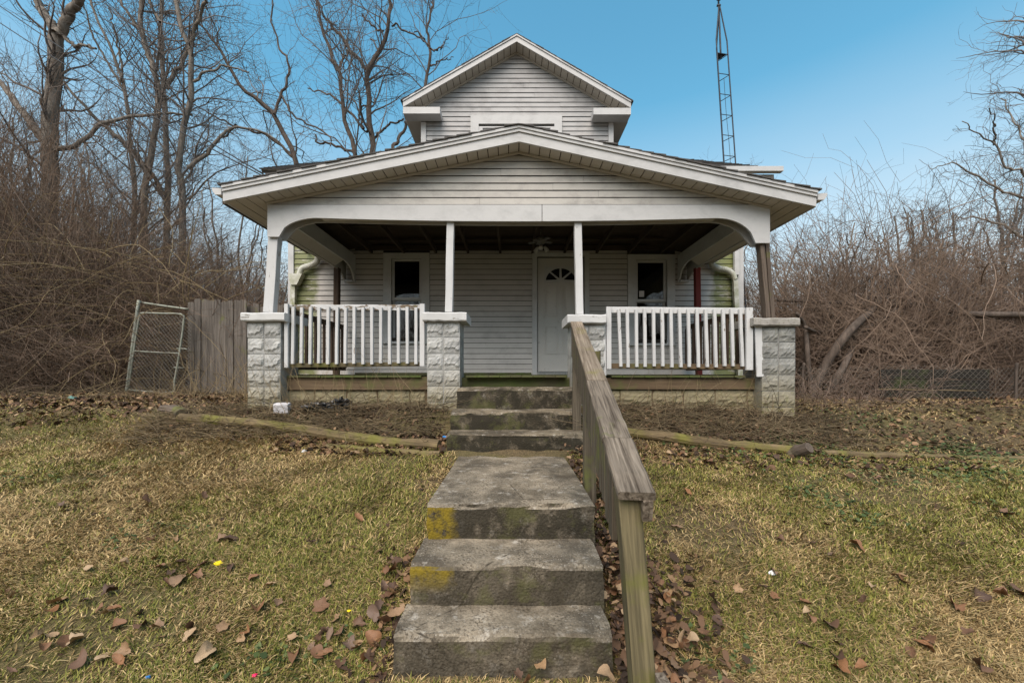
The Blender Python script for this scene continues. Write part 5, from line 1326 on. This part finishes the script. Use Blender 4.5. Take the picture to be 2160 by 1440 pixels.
L7 = [(475, 530), (660, 495), (845, 520), (910, 550), (945, 590), (1010, 540), (1040, 570), (1075, 505), (965, 490), (1175, 365), (1220, 375), (930, 365), (775, 165), (330, 180), (1080, 140), (1340, 575), (1430, 615), (1220, 520), (580, 650), (530, 740), (300, 710), (270, 760), (440, 790), (570, 760), (450, 700), (600, 745),
      (740, 770), (625, 830), (750, 830), (830, 840), (1000, 845), (1010, 885), (1180, 845), (1310, 860), (1360, 745), (1280, 905), (230, 945), (400, 910), (340, 930), (200, 885), (265, 890), (430, 1030), (535, 1015), (655, 970), (640, 1020), (1090, 980), (1550, 900), (1700, 735), (1780, 800), (1900, 830), (1720, 870), (1680, 910),
      (1750, 880), (1650, 950), (1800, 875), (1850, 930), (1890, 960), (1680, 990), (1720, 985), (1560, 1000), (1800, 1040), (1900, 255), (2085, 275), (1655, 390), (2045, 540), (2040, 610), (1960, 600), (1735, 610), (2130, 560), (70, 670), (790, 370), (820, 470), (60, 1080), (1870, 415), (1470, 710), (880, 600)]
for x, y in L7: put_leaf(ground_hit(*c7(x, y)), random.uniform(.05, .1))
c6 = lambda x, y: (1380 + x / 2.483, 860 + y / 2.483)
L6 = [(290, 300), (690, 250), (510, 370), (860, 240), (840, 280), (920, 290), (170, 460), (1025, 378), (1175, 385), (930, 795), (1060, 745), (830, 735), (660, 710), (620, 880), (905, 635), (1295, 930), (1280, 905), (1145, 960), (1100, 1030), (625, 1020), (580, 970), (790, 1050), (800, 1090), (825, 1130), (925, 1165), (440, 980), (1700, 1010), (1820, 1005), (1580, 1070),
      (1345, 1310), (1440, 1250), (1420, 1280), (1090, 1385), (965, 1340), (980, 1400), (1705, 1385), (965, 1270), (1845, 575), (1670, 185), (1255, 595), (1650, 1210), (790, 1275), (1900, 990), (80, 255), (140, 260), (150, 230), (390, 200), (500, 260), (600, 265), (640, 275), (460, 235), (120, 650), (60, 680)]
for x, y in L6: put_leaf(ground_hit(*c6(x, y)), random.uniform(.048, .095))
# the drift between steps and handrail, and along both sides of the flight
def drift(n, f, s=(.05, .1), lift=(.025, .075)):
    for _ in range(n):
        x, y = f()
        put_leaf((x, y, gz(x, y)), random.uniform(*s), .6, random.uniform(*lift))
drift(46, lambda: (random.gauss(.62, .07), random.uniform(1.75, 2.6)))
drift(26, lambda: (random.gauss(.66, .08), random.uniform(2.6, 4.0)), (.05, .085), (.02, .13))
drift(44, lambda: (.74 + abs(random.gauss(0, .16)), random.uniform(1.62, 2.35)))
drift(22, lambda: (-.62 - abs(random.gauss(0, .1)), random.uniform(1.75, 2.6)))
drift(12, lambda: (random.uniform(-.5, .6), random.uniform(1.72, 1.9)))
# leaf litter and dead stems too many to count: beds, brush floor, lawn edges
def litter(n, fx, fy, s=(.025, .07), lift=.03, mat=M_litter):
    x, y = fx(n), fy(n); 
    k = ~in_steps(x, y, .0); x, y = x[k], y[k]; n = len(x)
    z = G(x, y) + R.uniform(0, lift, n); r = R.uniform(*s, n); a0 = R.uniform(0, 6.28, n); tl = R.normal(0, .5, (n, 2)); asp = R.uniform(.45, .9, n)
    K = 6; V = np.empty((n, K, 3))
    for j in range(K):
        b = 2 * np.pi * j / K; u, v = np.cos(b) * r * .5, np.sin(b) * r * .5 * asp
        V[:, j, 0] = x + u * np.cos(a0) - v * np.sin(a0); V[:, j, 1] = y + u * np.sin(a0) + v * np.cos(a0)
        V[:, j, 2] = z + u * tl[:, 0] + v * tl[:, 1] + (r * .12 if j % 3 else 0)
    return V.reshape(-1, 3), np.arange(n * K).reshape(n, K)
def ground_mass(name, label, parts, mat, k=6):
    V, Q = join(parts); return tag(obj(name, npmesh(name, V, Q, mat, False, k)), label, 'leaf litter', kind='stuff')
U = lambda a, b: (lambda n: R.uniform(a, b, n))
ground_mass('leaf_litter', 'brown leaf litter in the porch beds and under the brush', [
    litter(1700, U(-4.2, -.75), U(4.3, 5.0), (.02, .05)), litter(1700, U(.85, 3.6), U(4.3, 5.0), (.02, .05)), litter(2400, U(3.4, 8.5), U(4.3, 6.4)), litter(4200, U(-10.5, -4.0), U(5.9, 8.8)), litter(3600, U(4.6, 11), U(6.0, 9.0), (.03, .08)),
    litter(3000, U(-13, -6), U(8.5, 11), (.04, .1)), litter(2600, U(-8, -3.6), U(4.9, 6.4)), litter(700, U(-2.5, -.7), U(4.0, 4.4)), litter(900, U(1.2, 4.6), U(3.7, 4.2)), litter(520, U(.51, .74), U(1.7, 2.7), (.03, .07), .09), litter(420, U(.53, .84), U(2.6, 4.1), (.03, .06), .09), litter(420, lambda n: .74 + np.abs(R.normal(0, .17, n)), U(1.6, 2.5), (.03, .07), .05), litter(160, lambda n: -.6 - np.abs(R.normal(0, .08, n)), U(1.7, 2.6), (.03, .06), .04), litter(420, U(-5, 5), U(1.6, 4.2), (.02, .05), .02)], M_litter)
def stems(n, xr, yr, ln, spread, r, mat, name, label, upv=.2, K=6, jit=.15, grav=-.03):
    x = R.uniform(*xr, n); y = R.uniform(*yr, n); k = ~in_steps(x, y, .0); x, y = x[k], y[k]; n = len(x)
    st = np.stack([x, y, G(x, y) + R.uniform(.0, .05, n)], 1); d = R.normal(0, spread, (n, 3)); d[:, 2] = np.abs(R.normal(upv, .12, n))
    A = wander(st, d, R.uniform(*ln, n), K, jit, grav); A[..., 2] = np.maximum(A[..., 2], G(A[..., 0], A[..., 1]) + .006)
    return tubes(A, taper(R.uniform(*r, n), r[0] * .5, K), 3)
V, Q = join([stems(1500, (-4.3, -.75), (4.35, 4.95), (.15, .6), .7, (.0025, .005), None, '', '', .12), stems(1500, (.85, 3.9), (4.3, 4.95), (.15, .6), .7, (.0025, .005), None, '', '', .08), stems(500, (3.2, 7.5), (4.4, 6.2), (.2, .7), .7, (.002, .005), None, '', '', .12),
             stems(500, (-9, -4), (5.8, 8.2), (.2, .9), .7, (.002, .006), None, '', '', .15)])
tag(obj('dead_stems', npmesh('dead_stems', V, Q, M_stem)), 'dry fallen stems matted over the beds', 'dead stems', kind='stuff')
V, Q = join([stems(60, (-3.3, -.9), (4.6, 4.95), (.4, .95), .3, (.002, .0035), None, '', '', .8, 9, .1, -.02), stems(26, (1.6, 3.0), (4.6, 4.95), (.35, .75), .35, (.002, .0035), None, '', '', .8, 9, .08, -.01), stems(190, (-5.6, -3.0), (5.2, 8.2), (.4, 1.0), .3, (.002, .004), None, '', '', .8, 9, .1, -.02)])
tag(obj('dry_weeds', npmesh('dry_weeds', V, Q, M_straw)), 'thin dry weed stalks standing against the foundation', 'weeds', kind='stuff')
